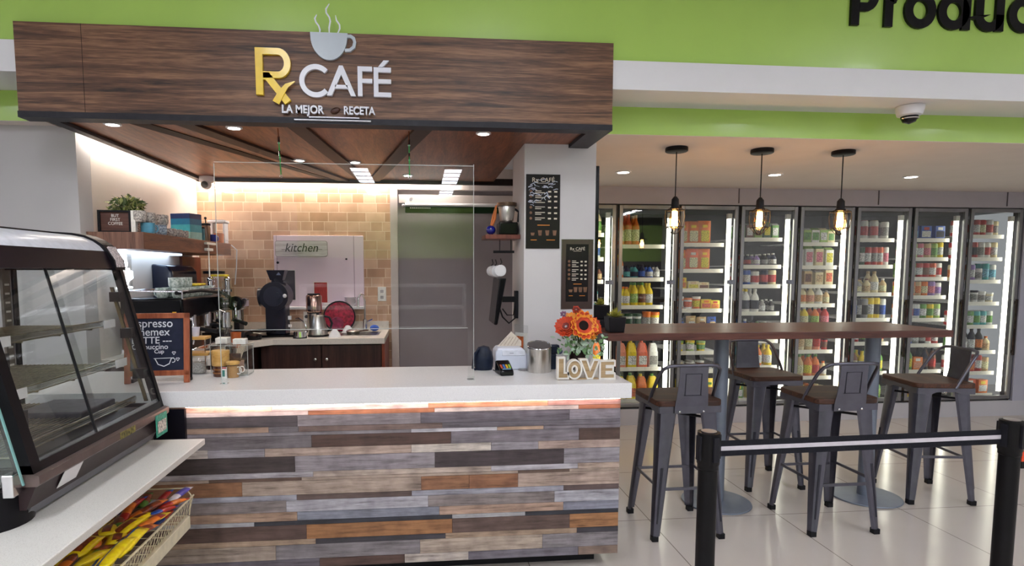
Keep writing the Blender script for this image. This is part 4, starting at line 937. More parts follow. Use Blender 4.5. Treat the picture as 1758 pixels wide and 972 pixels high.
# a loose layer on top, three lanes between the wire front and the stone edge
LANE = ['wire-side', 'middle', 'inner']; rd = random.Random(19); PO = ['first', 'second', 'third', 'fourth', 'fifth', 'sixth', 'seventh', 'eighth']
for ln in range(3):
    for i in range(8):
        y = 2.43-i*.072-ln*.012; x = -.992-ln*.062+rd.uniform(-.008, .008)
        key = [['multi3', 'multi0', 'multi1'], ['multi2', 'white', 'multi0'], ['multi0', 'brown', 'multi2'], ['bag', 'bag', 'multi1'], ['multi2', 'bag', 'bag'], ['brown', 'bag', 'brown'], ['choc_bar', 'multi1', 'bag'], ['choc_bar', 'choc_bar', 'brown']][i][ln]
        o = protos[key].copy(); COL.objects.link(o); o.location = (x, y, .536+rd.uniform(0, .018)); o.rotation_euler = (rd.uniform(-.2, .25), rd.uniform(-.2, .2), rd.uniform(-.7, .7) if i < 6 else rd.uniform(-.12, .12))
        if key in ('bag', 'choc_bar'): o.scale = (.8, .8, .8)
        tag(o, desc[key]+' loose on top, '+PO[i]+' from far end, '+LANE[ln]+' lane', 'candy', 'candy in the wire basket')

# ------------------------------------------------------------------ kitchen behind the counter
KZ = .96
wt = thing('kitchen_worktop', 'cream speckled L-shaped worktop with sink at the back of the kitchen', 'worktop', (0, 0, 0))
m = MB(); m.prism([(-1.824, 3.50), (-1.20, 3.50), (-1.20, 4.30), (-1.10, 4.43), (-.285, 4.43), (-.285, 5.05), (-1.824, 5.05)], KZ-.045, KZ, 'XY'); m.build('slab', QUARTZ2, wt, smooth=False, bevel=.003)
tag(MB().box(-1.824, -.285, 5.03, 5.051, KZ, KZ+.075).build('backsplash', QUARTZ2, smooth=False), 'low cream stone backsplash strip along the tiled kitchen wall', 'backsplash')
MB().box(-.66, -.34, 4.58, 4.88, KZ-.003, KZ+.003).build('sink_rim', STEEL, wt, smooth=False, bevel=.002)
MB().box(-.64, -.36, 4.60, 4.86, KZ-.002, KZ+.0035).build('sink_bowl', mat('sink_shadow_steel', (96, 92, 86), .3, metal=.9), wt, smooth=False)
for i, (xa, xb, n) in enumerate(((-1.20, -.76, 'left'), (-.755, -.31, 'right'))):
    t = thing('base_cabinet', 'dark wood base cabinet under the cream worktop, %s of the pair' % n, 'cabinet', ((xa+xb)/2, 4.46, 0), group='back kitchen cabinets')
    w2 = (xb-xa)/2
    MB().box(-w2, w2, .02, .56, .08, .912).build('carcass', CABW, t, smooth=False)
    d_ = MB().box(-w2+.003, w2-.003, 0, .019, .10, .905).build('door', CABW, t, smooth=False, bevel=.002)
    MB().lathe([(.006, 0), (.006, -.012), (.011, -.02), (.0001, -.024)], c=(w2-.04 if i == 0 else -w2+.04, 0, .80), axis='Y', n=14).build('knob', STEEL, d_)
t = thing('cabinet_end_panel', 'reddish brown end panel closing the cabinets beside the grey door', 'panel', (-.295, 4.46, 0))
MB().box(-.012, .010, -.005, .58, 0, .912).build('board', wood('red_end_wood', (96, 38, 24), (128, 56, 36), (146, 70, 48), 'Z', .4, 6), t, smooth=False)
t = thing('side_cabinet', 'dark side cabinet along the left kitchen wall below the coffee machine', 'cabinet', (-1.5, 3.9, 0))
MB().box(-.32, .27, -.38, .9, .08, .912).build('carcass', CABW, t, smooth=False)
MB().box(.2705, .286, -.36, .3, .1, .905).build('door', BLACK, t, smooth=False)
# wall shelf with end grain
ws = thing('wall_shelf', 'thick brown wooden shelf running along the left kitchen wall', 'shelf', (-1.675, 4.17, 1.585))
MB().box(-.148, .148, -.74, .74, 0, .093).build('shelf_board', SHELFW, ws, smooth=False, bevel=.002)
MB().box(-.148, .148, -.752, -.741, 0, .093).build('end_facing', wood('end_facing_wood', (78, 52, 44), (112, 78, 64), (134, 98, 80), 'Z', .45, 6), ws, smooth=False)
MB().box(-.148, -.06, -.70, .3, -.012, -.001).build('under_shelf_light', emit('cool_led_strip', (200, 226, 255), 5.0), ws, smooth=False)
SZ = 1.6785
t = thing('quote_frame', 'small dark box frame with words beside plant on the wall shelf', 'frame', (-1.715, 3.50, SZ), rz=.12)
f = MB(); w_, h_ = .085, .125
f.box(-w_, w_, 0, .03, 0, .01); f.box(-w_, w_, 0, .03, h_-.01, h_); f.box(-w_, -w_+.012, 0, .03, .01, h_-.01); f.box(w_-.012, w_, 0, .03, .01, h_-.01)
f.build('frame', BLACK, t, smooth=False)
MB().box(-w_+.012, w_-.012, .015, .028, .01, h_-.01).build('picture', wood('frame_picture_wood', (60, 34, 28), (88, 52, 42), (104, 66, 54), 'X', .5, 6), t, smooth=False)
for s, zz in (('BUT', .088), ('FIRST', .066), ('COFFEE', .044)): text('lettering', s, .024, .0005, LBL, t, (0, .0145, zz), align='CENTER', sx=.9)
MB().box(w_, w_+.022, 0, .03, 0, h_).build('white_edge', LBL, t, smooth=False)
t = thing('potted_plant', 'bushy green plant in white pot on wall shelf behind dark frame', 'potted plant', (-1.69, 3.60, SZ))
MB().lathe([(.045, 0), (.055, .10), (.058, .128), (.052, .128), (.05, .11)], n=24).build('pot', WHITE, t)
FOL = [mat('foliage_light', (150, 158, 92), .6, var=.2), mat('foliage_dark', (70, 92, 44), .6, var=.3)]
for c in range(2):
    m = MB(); rd = random.Random(20+c)
    for i in range(150):
        a = rd.uniform(0, 2*PI); R = rd.uniform(.015, .10); zz = .12+rd.uniform(0, .085)*(1.2-R*6)+.01
        L = rd.uniform(.012, .024); M = Matrix.Translation((R*math.cos(a), R*math.sin(a)*.8, zz)) @ Matrix.Rotation(rd.uniform(-1.4, 1.4), 4, 'X') @ Matrix.Rotation(rd.uniform(-1.2, 1.2), 4, 'Y') @ Matrix.Rotation(a, 4, 'Z')
        m.m = 0; pts = [(-L, 0), (-L*.2, -L*.38), (L, 0), (-L*.2, L*.38)]
        m.frus([tuple(M @ Vector((p, q, -.0005))) for p, q in pts], [tuple(M @ Vector((p, q, .0005))) for p, q in pts])
    m.build('foliage', FOL[c], t, smooth=False)
def mug(loc, label, body, h=.062, r=.038, group='mugs on the wall shelf', inner=None, rz=0, cat='mug'):
    t = thing('mug', label, cat, loc, rz, group=group)
    MB().lathe([(.0001, .002), (r*.8, 0), (r*.98, .012), (r, h), (r-.004, h), (r-.006, .01), (.0001, .008)], n=24).build('bowl', body, t)
    MB().tube([(r+.016*math.cos(a)-.002, 0, h*.5+.02*math.sin(a)) for a in [-PI/2+PI*i/8 for i in range(9)]], .004, n=6).build('handle', body, t)
    return t
PATT = mat('patterned_glaze', (226, 220, 212), .3, var=.1, scale=110, dark=(84, 76, 80)); PAT2 = mat('blue_patterned_glaze', (200, 214, 224), .3, var=.1, scale=120, dark=(60, 80, 110)); BLM = mat('turquoise_glaze', (96, 166, 196), .3, var=.08)
mug((-1.58, 3.60, SZ), 'turquoise blue mug on the wall shelf right of the plant', BLM, rz=.6)
mug((-1.58, 3.76, SZ), 'white mug with dark blue pattern, right of the turquoise mug', PAT2, rz=-.5)
mug((-1.60, 3.66, SZ+.064), 'cream patterned mug stacked above turquoise mug on wall shelf', PATT, rz=1.2)
mug((-1.60, 3.545, SZ+.064), 'cream patterned mug stacked leftmost on the mug row', PATT, rz=2)
mug((-1.585, 3.80, SZ+.064), 'cream patterned mug stacked rightmost in upper mug row', PATT, rz=-1)
mug((-1.745, 3.80, SZ), 'patterned mug behind the turquoise mug against the wall', PATT, h=.10, rz=1)
for i, (y, n) in enumerate(((3.90, 'first'), (4.00, 'second'), (4.10, 'third'))):
    mug((-1.59, y, SZ), 'low patterned bowl mug, %s right of the blue patterned mug' % n, PATT, h=.05, r=.045, rz=i)
t = thing('teal_box', 'tall square box with dark to pale teal bands on wall shelf', 'box', (-1.62, 4.27, SZ), rz=-.3)
for a, b_, c in ((0, .05, (150, 196, 190)), (.05, .10, (60, 160, 176)), (.10, .14, (24, 110, 150)), (.14, .175, (16, 44, 96))): MB().box(-.075, .075, -.06, .06, a, b_).build('colour_band', mat('teal_band_%d' % c[0], c, .5), t, smooth=False)
t = thing('teal_tin', 'small teal tin between the banded box and blue cup', 'tin', (-1.60, 4.47, SZ))
MB().lathe([(.0001, 0), (.03, 0), (.03, .09), (.0001, .092)], n=20).build('can', mat('tin_teal', (30, 104, 120), .4, var=.2), t); MB().lathe([(.031, .09), (.031, .10), (.0001, .102)], n=20).build('lid', GLOSSB, t)
t = thing('stovetop_pot', 'small black pot with looped handle behind the teal box', 'pot', (-1.70, 4.50, SZ))
MB().lathe([(.04, 0), (.045, .1), (.03, .15), (.0001, .155)], n=20).build('body', mat('brown_pot', (96, 66, 48), .3), t); MB().tube([(.04+.03*math.cos(a), 0, .15+.04*math.sin(a)) for a in [-1+3.6*i/10 for i in range(11)]], .005).build('handle', BLACK, t); MB().sphere((0, 0, .17), .012).build('knob', BLACK, t)
t = thing('press_pot', 'tall black-topped pot beside the teal tin on the shelf', 'pot', (-1.60, 4.58, SZ)); MB().lathe([(.03, 0), (.032, .10), (.028, .12), (.0001, .13)], n=20).build('glass_body', mat('smoked_pot', (120, 90, 70), .2, coat=.5), t); MB().lathe([(.034, .12), (.034, .135), (.0001, .14)], n=20).cyl((0, 0, .14), (0, 0, .17), .004).sphere((0, 0, .175), .01).build('plunger', BLACK, t)
mug((-1.57, 4.62, SZ), 'deep blue cup near the right end of the wall shelf', mat('cobalt_glaze', (24, 42, 140), .3), h=.055, r=.03)
t = thing('orange_cup', 'orange terracotta cup beside the white grinder on the shelf', 'cup', (-1.56, 4.74, SZ)); MB().lathe([(.0001, 0), (.032, 0), (.036, .07), (.032, .07), (.03, .01)], n=22).build('body', mat('terracotta', (206, 128, 84), .5), t)
t = thing('white_appliance', 'small white countertop appliance at right end of wall shelf', 'appliance', (-1.60, 4.86, SZ))
m = MB(); m.box(-.06, .06, -.045, .045, 0, .02); m.box(-.06, -.03, -.045, .045, .02, .16); m.box(.045, .06, -.045, .045, .02, .16); m.box(-.07, .07, -.05, .05, .16, .178); m.build('housing', WHITE, t, bevel=.004)
MB().box(-.055, .055, -.04, .04, .178, .183).build('top_panel', mat('slate_panel', (110, 120, 146), .3), t, smooth=False)
MB().lathe([(.025, .02), (.028, .08), (.0001, .082)], n=18).build('glass_pot', GLOSSB, t)
tag(MB().tube([(-1.53, 4.93, 1.67), (-1.49, 4.94, 1.63), (-1.50, 4.95, 1.50), (-1.52, 4.96, 1.35)], .005).build('appliance_cord', WHITE), 'white cord dangling from the right end of the wall shelf', 'cord')
t = thing('wall_clip_light', 'pale double bar clipped to the shelf front', 'bracket', (-1.524, 4.40, 1.62)); MB().box(0, .02, -.08, .10, .03, .045).box(0, .02, -.08, .04, -.015, .004).box(0, .006, -.01, .0, -.2, .03).build('bars', LBL, t, smooth=False)
# neon cup, dispenser on the wall under the shelf
NEON = emit('neon_white', (236, 244, 255), 9.0)
t = thing('neon_cup_sign', 'glowing white neon coffee cup on wall under the shelf', 'sign', (-1.815, 3.80, 1.36))
m = MB()
for k in range(3): y = -.04+.03*k; m.tube([(0, y, .13), (0, y+.008, .15), (0, y-.004, .17), (0, y, .20)], .006, n=6)
m.tube([(0, -.075, .115), (0, .05, .115), (0, .045, .05), (0, .02, .02), (0, -.04, .02), (0, -.068, .05)], .006, n=6, closed=True)
m.tube([(0, .05, .10), (0, .085, .10), (0, .09, .06), (0, .045, .045)], .006, n=6); m.tube([(0, -.09, 0), (0, .08, 0)], .006, n=6)
m.build('tube', NEON, t)
MB().box(-.008, -.004, -.1, .1, -.02, .215).build('backing', ACR, t, smooth=False)
t = thing('towel_dispenser', 'rounded black paper towel dispenser on the wall under shelf', 'dispenser', (-1.826, 4.40, 1.30))
MB().prism([(0, 0), (.12, 0), (.14, .05), (.135, .16), (.10, .20), (0, .21)], -.22, .22).build('cover', mat('dispenser_navy', (24, 28, 46), .25, coat=.4), t, bevel=.012, seg=3)
MB().box(.02, .10, -.2, .2, -.012, -.001).build('slot', BLACK, t, smooth=False)
# red-brown board behind machine, dark panel
t = thing('wall_board', 'dark reddish wooden board on the left wall near the corner', 'board', (-1.824, 4.78, 1.10)); MB().box(0, .02, -.13, .24, 0, .47).build('board', wood('dark_red_board', (70, 28, 18), (98, 44, 30), (112, 56, 40), 'Z', .4, 6), t, smooth=False)
# espresso machine on the side worktop
em = thing('espresso_machine', 'black and chrome espresso machine on the left side worktop', 'coffee machine', (-1.52, 3.86, KZ))
MB().box(-.22, .13, -.30, .34, .22, .345).build('body', GLOSSB, em, bevel=.015, seg=3)
MB().box(-.22, .0, -.30, .34, .045, .22).build('back_body', mat('machine_brown', (96, 74, 60), .35, metal=.4), em, bevel=.01)
MB().box(-.22, .19, -.31, .35, .02, .05).build('drip_tray', CHROME, em, bevel=.005)
for x in (-.18, .14):
    for y in (-.26, .30): MB().cyl((x, y, 0), (x, y, .02), .02).build('foot', BLACK, em)
m = MB(); m.tube([(.13, -.30, .385), (.13, .34, .385), (-.21, .34, .385), (-.21, -.30, .385)], .006, closed=True)
for p in ((.13, -.30), (.13, .34), (-.21, .34), (-.21, -.30)): m.cyl((p[0], p[1], .34), (p[0], p[1], .385), .005)
m.build('cup_rail', CHROME, em)
MB().tube([(.10, -.31, .375), (.16, -.10, .385), (.185, .20, .36), (.19, .36, .32), (.17, .40, .26)], .011).build('black_hose', BLACK, em)
for y in (-.12, .14):
    g = MB().cyl((.10, y, .235), (.10, y, .16), .036).cyl((.10, y, .16), (.10, y, .145), .042).build('group_head', CHROME, em)
    MB().cyl((.14, y, .15), (.27, y-.03, .135), .012, .014).build('portafilter_handle', BLACK, g)
for y in (-.27, .31): MB().tube([(.12, y, .24), (.17, y, .22), (.18, y, .12), (.17, y, .07)], .005).build('steam_wand', CHROME, em)
MB().box(.02, .06, -.28, -.2, .06, .18).build('brown_bag', mat('kraft_brown', (150, 116, 88), .7, var=.2), em, bevel=.01)
CUPW = mat('white_porcelain', (220, 226, 222), .25, var=.08, scale=70, dark=(120, 140, 130))
rd = random.Random(8)
p0 = None; ORD = ['first', 'second', 'third', 'fourth', 'fifth', 'sixth', 'seventh']
for j in range(2):
    for i in range(7):
        loc = (-1.44-.09*j, 3.63+i*.082, KZ+.346)
        lab = 'white glass cup on the espresso machine, %s in the %s row' % (ORD[i], ['outer', 'wall side'][j])
        if p0 is None: p0 = mug(loc, lab, CUPW, h=.058, r=.034, group='cups on the espresso machine', cat='cup')
        else: dup(p0, loc, rd.uniform(-3, 3), lab)
for i in range(3):
    dup(p0, (-1.47, 3.66+i*.09, KZ+.346+.060), i*1.3, 'white glass cup stacked in the upper layer on the machine, %s' % ORD[i])
tag(MB().box(-.05, .05, -.13, .13, 0, .012).xf(Matrix.Rotation(.1, 4, 'Z')).build('yellow_cloth', mat('yellow_cloth', (232, 206, 50), .8, var=.15, bump=.3), loc=(-1.50, 4.02, KZ+.3475+.0605), bevel=.004), 'folded bright yellow cloth lying on the cups of espresso machine', 'cloth')
tag(MB().box(-.05, .05, -.05, .05, 0, .014).build('yellow_cloth', MATS['yellow_cloth'], loc=(-1.47, 4.46, KZ+.462), bevel=.004), 'small yellow cloth on top of the lever coffee machine', 'cloth')
# grinder with clear hopper
g = thing('coffee_grinder', 'coffee grinder with tall clear hopper beside the lever machine', 'grinder', (-1.60, 4.72, KZ))
MB().box(-.06, .06, -.07, .07, 0, .26).build('body', mat('grinder_grey', (110, 104, 106), .3, metal=.5), g, bevel=.01); MB().lathe([(.03, .26), (.07, .34), (.075, .48), (.07, .48)], n=24).build('hopper', ACR, g); MB().lathe([(.078, .48), (.078, .50), (.0001, .505)], n=24).build('lid', BLACK, g); MB().lathe([(.0001, .27), (.035, .275), (.05, .32), (.0001, .325)], n=20).build('beans', mat('coffee_beans', (60, 36, 26), .5, bump=.6, scale=150), g)
# lever machine in chrome with black round ends
lm = thing('lever_machine', 'chrome coffee machine with two black round groups behind acrylic boxes', 'coffee machine', (-1.42, 4.46, KZ))
MB().box(-.16, .12, -.09, .12, .22, .31).build('body', CHROME, lm, bevel=.02, seg=3); MB().box(-.16, .14, -.10, .12, .02, .06).box(-.12, -.08, -.02, .1, .06, .22).box(.04, .08, -.02, .1, .06, .22).build('base', mat('machine_dark', (50, 46, 48), .3, metal=.6), lm, bevel=.006)
for x in (-.04, .09):
    g = MB().cyl((x, -.09, .27), (x, -.13, .27), .052).build('black_round_group', GLOSSB, lm)
    MB().cyl((x, -.13, .27), (x, -.142, .27), .02).tube([(x, -.14, .27), (x+.01, -.16, .24), (x+.01, -.16, .17)], .008).build('chrome_tap', CHROME, g)
for x in (-.06, .07):
    g = MB().cyl((x, -.03, .22), (x, -.03, .15), .034).cyl((x, -.03, .15), (x, -.03, .135), .04).build('group_head', CHROME, lm); MB().cyl((x, -.07, .145), (x+.09, -.13, .125), .012, .015).build('portafilter_handle', BLACK, g)
for x in (-.12, .0): MB().cyl((x, 0, .31), (x, 0, .43), .018).cyl((x, 0, .35), (x, 0, .37), .03).sphere((x, 0, .44), .022).build('lever_piston', CHROME, lm)
t = thing('tall_steel_stand', 'tall slotted clear and steel tube standing behind acrylic box', 'stand', (-1.20, 3.72, KZ)); MB().cyl((0, 0, 0), (0, 0, .44), .016).build('tube', ACR, t); MB().cyl((0, 0, .16), (0, 0, .25), .026).cyl((0, 0, .30), (0, 0, .31), .02).cyl((0, 0, .38), (0, 0, .39), .02).cyl((0, 0, 0), (0, 0, .02), .035).build('collars', CHROME, t)
t = thing('orange_tumbler', 'orange amber tumbler under the lever machine handles', 'cup', (-1.16, 4.18, KZ)) ; t.location = (-1.225, 3.98, KZ); MB().lathe([(.0001, 0), (.028, 0), (.034, .10), (.030, .10), (.026, .008)], n=20).build('body', mat('amber_orange', (190, 96, 40), .3, coat=.5), t)
t = thing('knock_box', 'dark round knock box near the corner of the back worktop', 'container', (-1.14, 4.36, KZ)); t.location = (-1.23, 4.42, KZ); MB().lathe([(.0001, 0), (.05, 0), (.055, .03), (.02, .045), (.0001, .045)], n=20).build('body', GLOSSB, t)
# black coffee roaster
ro = thing('coffee_roaster', 'tall black coffee roaster with square funnel on back worktop', 'coffee roaster', (-1.105, 4.64, KZ)); ro.scale = (.92, .92, .94)
RB = mat('roaster_black', (18, 22, 36), .35, var=.15, coat=.2)
MB().box(-.16, .14, -.11, .10, 0, .018).build('base_plate', GLOSSB, ro, bevel=.003)
m = MB(); m.box(-.085, .075, -.085, .085, .018, .27); m.build('column', RB, ro, bevel=.008)
MB().cyl((-.01, -.10, .33), (-.01, .10, .33), .115, n=36).cyl((-.15, 0, .32), (-.02, 0, .33), .075, n=28).build('drum', RB, ro)
MB().cyl((-.01, -.118, .33), (-.01, -.10, .33), .08, n=28).cyl((.02, -.135, .335), (.02, -.118, .335), .028).build('front_plate', mat('roaster_plate', (40, 44, 60), .3, metal=.4), ro)
MB().sphere((.085, -.13, .335), .016).build('white_knob', WHITE, ro)
MB().cyl((0, 0, .43), (0, 0, .47), .05).cyl((0, 0, .40), (0, 0, .44), .07).build('neck', RB, ro)
m = MB(); m.frus([(-.05, -.045, .46), (.05, -.045, .46), (.05, .045, .46), (-.05, .045, .46)], [(-.074, -.065, .54), (.074, -.065, .54), (.074, .065, .54), (-.074, .065, .54)]); o = m.build('hopper_funnel', RB, ro, smooth=False)
m = MB(); m.prism([(.005, .50), (.045, .50), (.025, .525)], -.066, -.064); m.build('triangle_mark', mat('mark_grey', (110, 122, 150), .5), o, smooth=False)
MB().lathe([(.10, .05), (.10, .06), (.09, .06), (.09, .052), (.0001, .052)], c=(-.10, -.10, 0), n=28).build('cooling_tray', GLOSSB, ro)
MB().box(.095, .12, -.08, -.06, .14, .17).box(.095, .12, -.08, -.06, .08, .10).build('switch', WHITE, ro, smooth=False)
tag(MB().box(-.03, .03, -.02, .02, 0, .055).build('pink_tin', mat('pink_tin', (214, 66, 150), .4), loc=(-.895, 4.86, KZ), bevel=.003), 'bright pink little box right of the black roaster', 'box')
# airpot, kettle, pour-over, red bag
t = thing('airpot', 'tall two-tier steel airpot behind the kettle', 'flask', (-.86, 4.78, KZ)); MB().lathe([(.0001, 0), (.052, 0), (.052, .165), (.0001, .17)], n=28).build('lower_flask', STEEL, t); MB().lathe([(.055, .172), (.062, .18), (.062, .30), (.055, .31), (.0001, .315)], n=28).build('upper_flask', mat('copper_tinted_steel', (186, 150, 136), .15, metal=1.0), t); MB().cyl((0, 0, .165), (0, 0, .175), .058).cyl((0, 0, .312), (0, 0, .322), .05).build('bands', BLACK, t)
t = thing('electric_kettle', 'conical stainless steel kettle with black handle on back worktop', 'kettle', (-.80, 4.60, KZ)); MB().lathe([(.0001, .014), (.074, .014), (.074, .022), (.048, .15), (.04, .162), (.0001, .168)], n=32).build('body', STEEL, t); MB().lathe([(.08, 0), (.08, .012), (.0001, .013)], n=28).build('base', BLACK, t); MB().tube([(.045, 0, .155), (.085, 0, .145), (.105, 0, .10), (.09, 0, .05), (.070, 0, .04)], .009).build('handle', BLACK, t); MB().cyl((0, 0, .166), (0, 0, .178), .012).build('lid_knob', BLACK, t)
t = thing('gooseneck_pot', 'small chrome gooseneck pot left of the steel kettle', 'kettle', (-.915, 4.485, KZ)); MB().lathe([(.0001, 0), (.05, 0), (.045, .05), (.0001, .055)], n=24).build('body', CHROME, t); MB().tube([(.03, 0, .02), (.055, 0, .05), (.035, 0, .12), (-.005, 0, .15), (-.03, 0, .145)], .006).build('spout', CHROME, t); MB().lathe([(.052, 0), (.052, .008), (.0001, .009)], n=20).build('base', BLACK, t)
t = thing('red_bag', 'round crimson red quilted bag leaning behind the kettle', 'bag', (-.68, 4.93, KZ)); MB().lathe([(.0001, -.03), (.09, -.03), (.12, -.015), (.125, 0), (.12, .02), (.0001, .03)], c=(0, 0, .125), axis='Y', n=28).build('body', mat('crimson_fabric', (170, 24, 60), .6, var=.35, scale=50, bump=.5), t); MB().tube([(.126*math.cos(a), -.022, .125+.126*math.sin(a)) for a in [2*PI*i/28 for i in range(28)]], .006, closed=True).build('dark_piping', BLACK, t); MB().lathe([(.0001, -.05), (.05, -.045), (.055, -.03)], c=(-.02, 0, .07), axis='Y', n=20).build('front_pocket', mat('crimson_pocket', (140, 20, 70), .6, var=.3), t)
for i, (x, y, n) in enumerate(((-.665, 4.62, 'nearer to the kettle'), (-.585, 4.86, 'nearer to the faucet'))):
    t = thing('coffee_dripper', 'white ceramic cone dripper upside down on worktop, '+n, 'dripper', (x, y, KZ)); t.location = (x if i == 0 else -.60, 4.53 if i == 0 else 4.80, KZ if i == 0 else KZ+.004); MB().lathe([(.045, 0), (.04, .02), (.018, .055), (.0001, .06)], n=22).build('cone', WHITE, t); MB().lathe([(.05, 0), (.05, .006), (.044, .006)], n=22).build('rim', WHITE, t)
t = thing('sink_faucet', 'curved chrome faucet rising over the back sink', 'faucet', (-.475, 4.94, KZ)); MB().cyl((0, 0, 0), (0, 0, .10), .018).tube([(0, 0, .10), (0, 0, .25), (-.01, -.02, .30), (-.03, -.05, .31), (-.045, -.08, .28), (-.045, -.09, .20)], .009).build('spout', CHROME, t); MB().tube([(.015, 0, .08), (.06, 0, .10)], .006).build('lever', CHROME, t)
tag(MB().sphere((0, 0, .028), .032, sx=1.2, sz=.8).build('blue_sponge_ball', mat('blue_scourer', (24, 80, 180), .8, bump=.6, scale=120), loc=(-.395, 4.90, KZ+.002)), 'bright blue scrubber to the right of the faucet', 'sponge')
t = thing('sink_strainer', 'brown and silver strainer lying at the sink edge', 'strainer', (-.55, 4.72, KZ+.0045)); MB().lathe([(.05, 0), (.055, .02), (.03, .035), (.0001, .036)], n=18).build('bowl', STEEL, t); MB().tube([(.05, 0, .02), (.12, .02, .025)], .005).build('handle', BEAN, t)
# pass-through window with white shutter
pw2 = thing('serving_hatch', 'large pinkish white hatch panel with ledge in the tiled wall', 'hatch', (-.855, 5.052, 1.165))
HW = mat('pinkish_white_board', (226, 208, 220), .4, var=.015, scale=4)
MB().box(-.367, .367, -.022, 0, 0, .590).build('panel', HW, pw2, smooth=False, bevel=.003)
MB().box(.285, .290, -.0235, -.022, 0, .590).box(-.345, -.341, -.0235, -.022, 0, .590).build('panel_groove', mat('groove_lilac', (150, 132, 148), .5), pw2, smooth=False)
MB().box(-.375, .367, -.10, -.0225, -.022, -.001).build('ledge', WHITE, pw2, smooth=False, bevel=.003)
MB().cyl((.225, -.022, .395), (.225, -.034, .395), .008).cyl((-.335, -.022, .365), (-.335, -.034, .365), .010).build('lock', BLACK, pw2)
o = MB().box(-.315, -.200, -.0255, -.0225, .055, .300).build('dark_glass_opening', mat('dark_glass', (72, 70, 76), .1, coat=.5), pw2, smooth=False)
MB().box(-.319, -.196, -.024, -.0222, .051, .304).build('opening_rim', LBL, pw2, smooth=False)
MB().box(-.045, .062, -.0255, -.0225, .032, .200).build('red_opening', mat('red_slats', (168, 34, 24), .5, var=.25, scale=40, stretch=(14, 1, .5)), pw2, smooth=False)
MB().box(-.050, .067, -.024, -.0222, .027, .205).build('opening_rim', LBL, pw2, smooth=False)
t = thing('kitchen_sign', 'whitewashed plank sign reading kitchen on the hatch panel', 'sign', (-.995, 5.026, 1.583))
m = MB(); m.prism(rrect(-.210, .210, 0, .125, .018), -.010, 0); m.build('plank_board', wood('whitewashed_planks', (150, 144, 146), (196, 192, 194), (220, 218, 220), 'X', .6, 6), t, smooth=False)
m = MB(); m.prism(rrect(-.213, .213, -.003, .128, .020), -.006, -.0004); m.build('dark_edge', mat('sign_edge', (110, 96, 100), .6), t, smooth=False)
text('lettering', 'kitchen', .10, .0006, BLACK, t, (0, -.0112, .038), align='CENTER', shear=.25, sx=.92)
MB().box(-.160, -.130, -.0115, -.0102, .052, .055).box(.135, .17, -.0115, -.0102, .055, .058).build('dashes', BLACK, t, smooth=False)
for i, (x, hh, n) in enumerate(((-.60, .09, 'white bowl stack on the hatch ledge above the faucet'),)):
    t = thing('bowl_stack', n, 'bowls', (x, 5.0, 1.165)); m = MB()
    for k in range(3): MB().lathe([(.03, k*.024), (.05, k*.024+.03), (.047, k*.024+.03), (.03, k*.024+.004), (.0001, k*.024+.004)], n=20).build('bowl', WHITE, t)
tag(MB().box(-.035, .035, -.02, .02, 0, .022).build('blue_sponge', MATS['blue_scourer'], loc=(-.70, 4.985, 1.1645), bevel=.005), 'flat blue sponge on the white hatch ledge', 'sponge')
tag(MB().box(-.03, .03, -.02, .02, 0, .028).build('white_soap_box', WHITE, loc=(-.79, 4.985, 1.1645), bevel=.004), 'small white block left of the blue sponge on ledge', 'box')
for x, z, n in ((-.34, 1.205, 'right of the faucet'), (-.965, 1.06, 'behind the roaster, left one'), (-.905, 1.06, 'behind the roaster, right one')):
    t = thing('wall_outlet', 'white double wall outlet on the tan tiles, '+n, 'outlet', (x, 5.051 if z > 1.1 else 5.0295, z), group='kitchen wall outlets')
    q = .035 if z > 1.1 else .028; MB().box(-q, q, -.006, 0, 0 if z > 1.1 else -.02, .12 if z > 1.1 else .06).build('plate', LBL, t, smooth=False, bevel=.002); MB().box(-.014, .014, -.008, -.006, .02, .045).box(-.014, .014, -.008, -.006, .07, .095).build('socket', mat('socket_grey', (170, 166, 168), .4), t, smooth=False) if z > 1.1 else MB().cyl((0, -.006, .02), (0, -.03, .02), .014).build('plug', BLACK, t)
# air curtain / banner tube over the grey door
t = thing('door_banner_tube', 'long white-topped dark green housing above the grey kitchen door', 'air curtain', (.235, 5.0, 1.945))
MB().cyl((-.37, 0, .062), (.44, 0, .062), .022, n=20).build('white_roller', WHITE, t); MB().box(-.37, .44, -.022, .024, 0, .055).build('green_housing', mat('deep_green_housing', (18, 46, 24), .35), t, bevel=.006); MB().sphere((-.385, 0, .06), .016).build('end_knob', CHROME, t)
m = MB()
for i in range(11): m.box(-.33+i*.016, -.33+i*.016+.011, -.0235, -.022, .036, .044)
m.build('lettering', LBL, t, smooth=False)
tag(MB().lathe([(.0001, -.03), (.014, -.03), (.016, 0)], axis='Y', n=14).build('door_bell', WHITE, loc=(-.085, 5.018, 2.058)), 'tiny white round bell on the lintel above the green housing', 'bell')
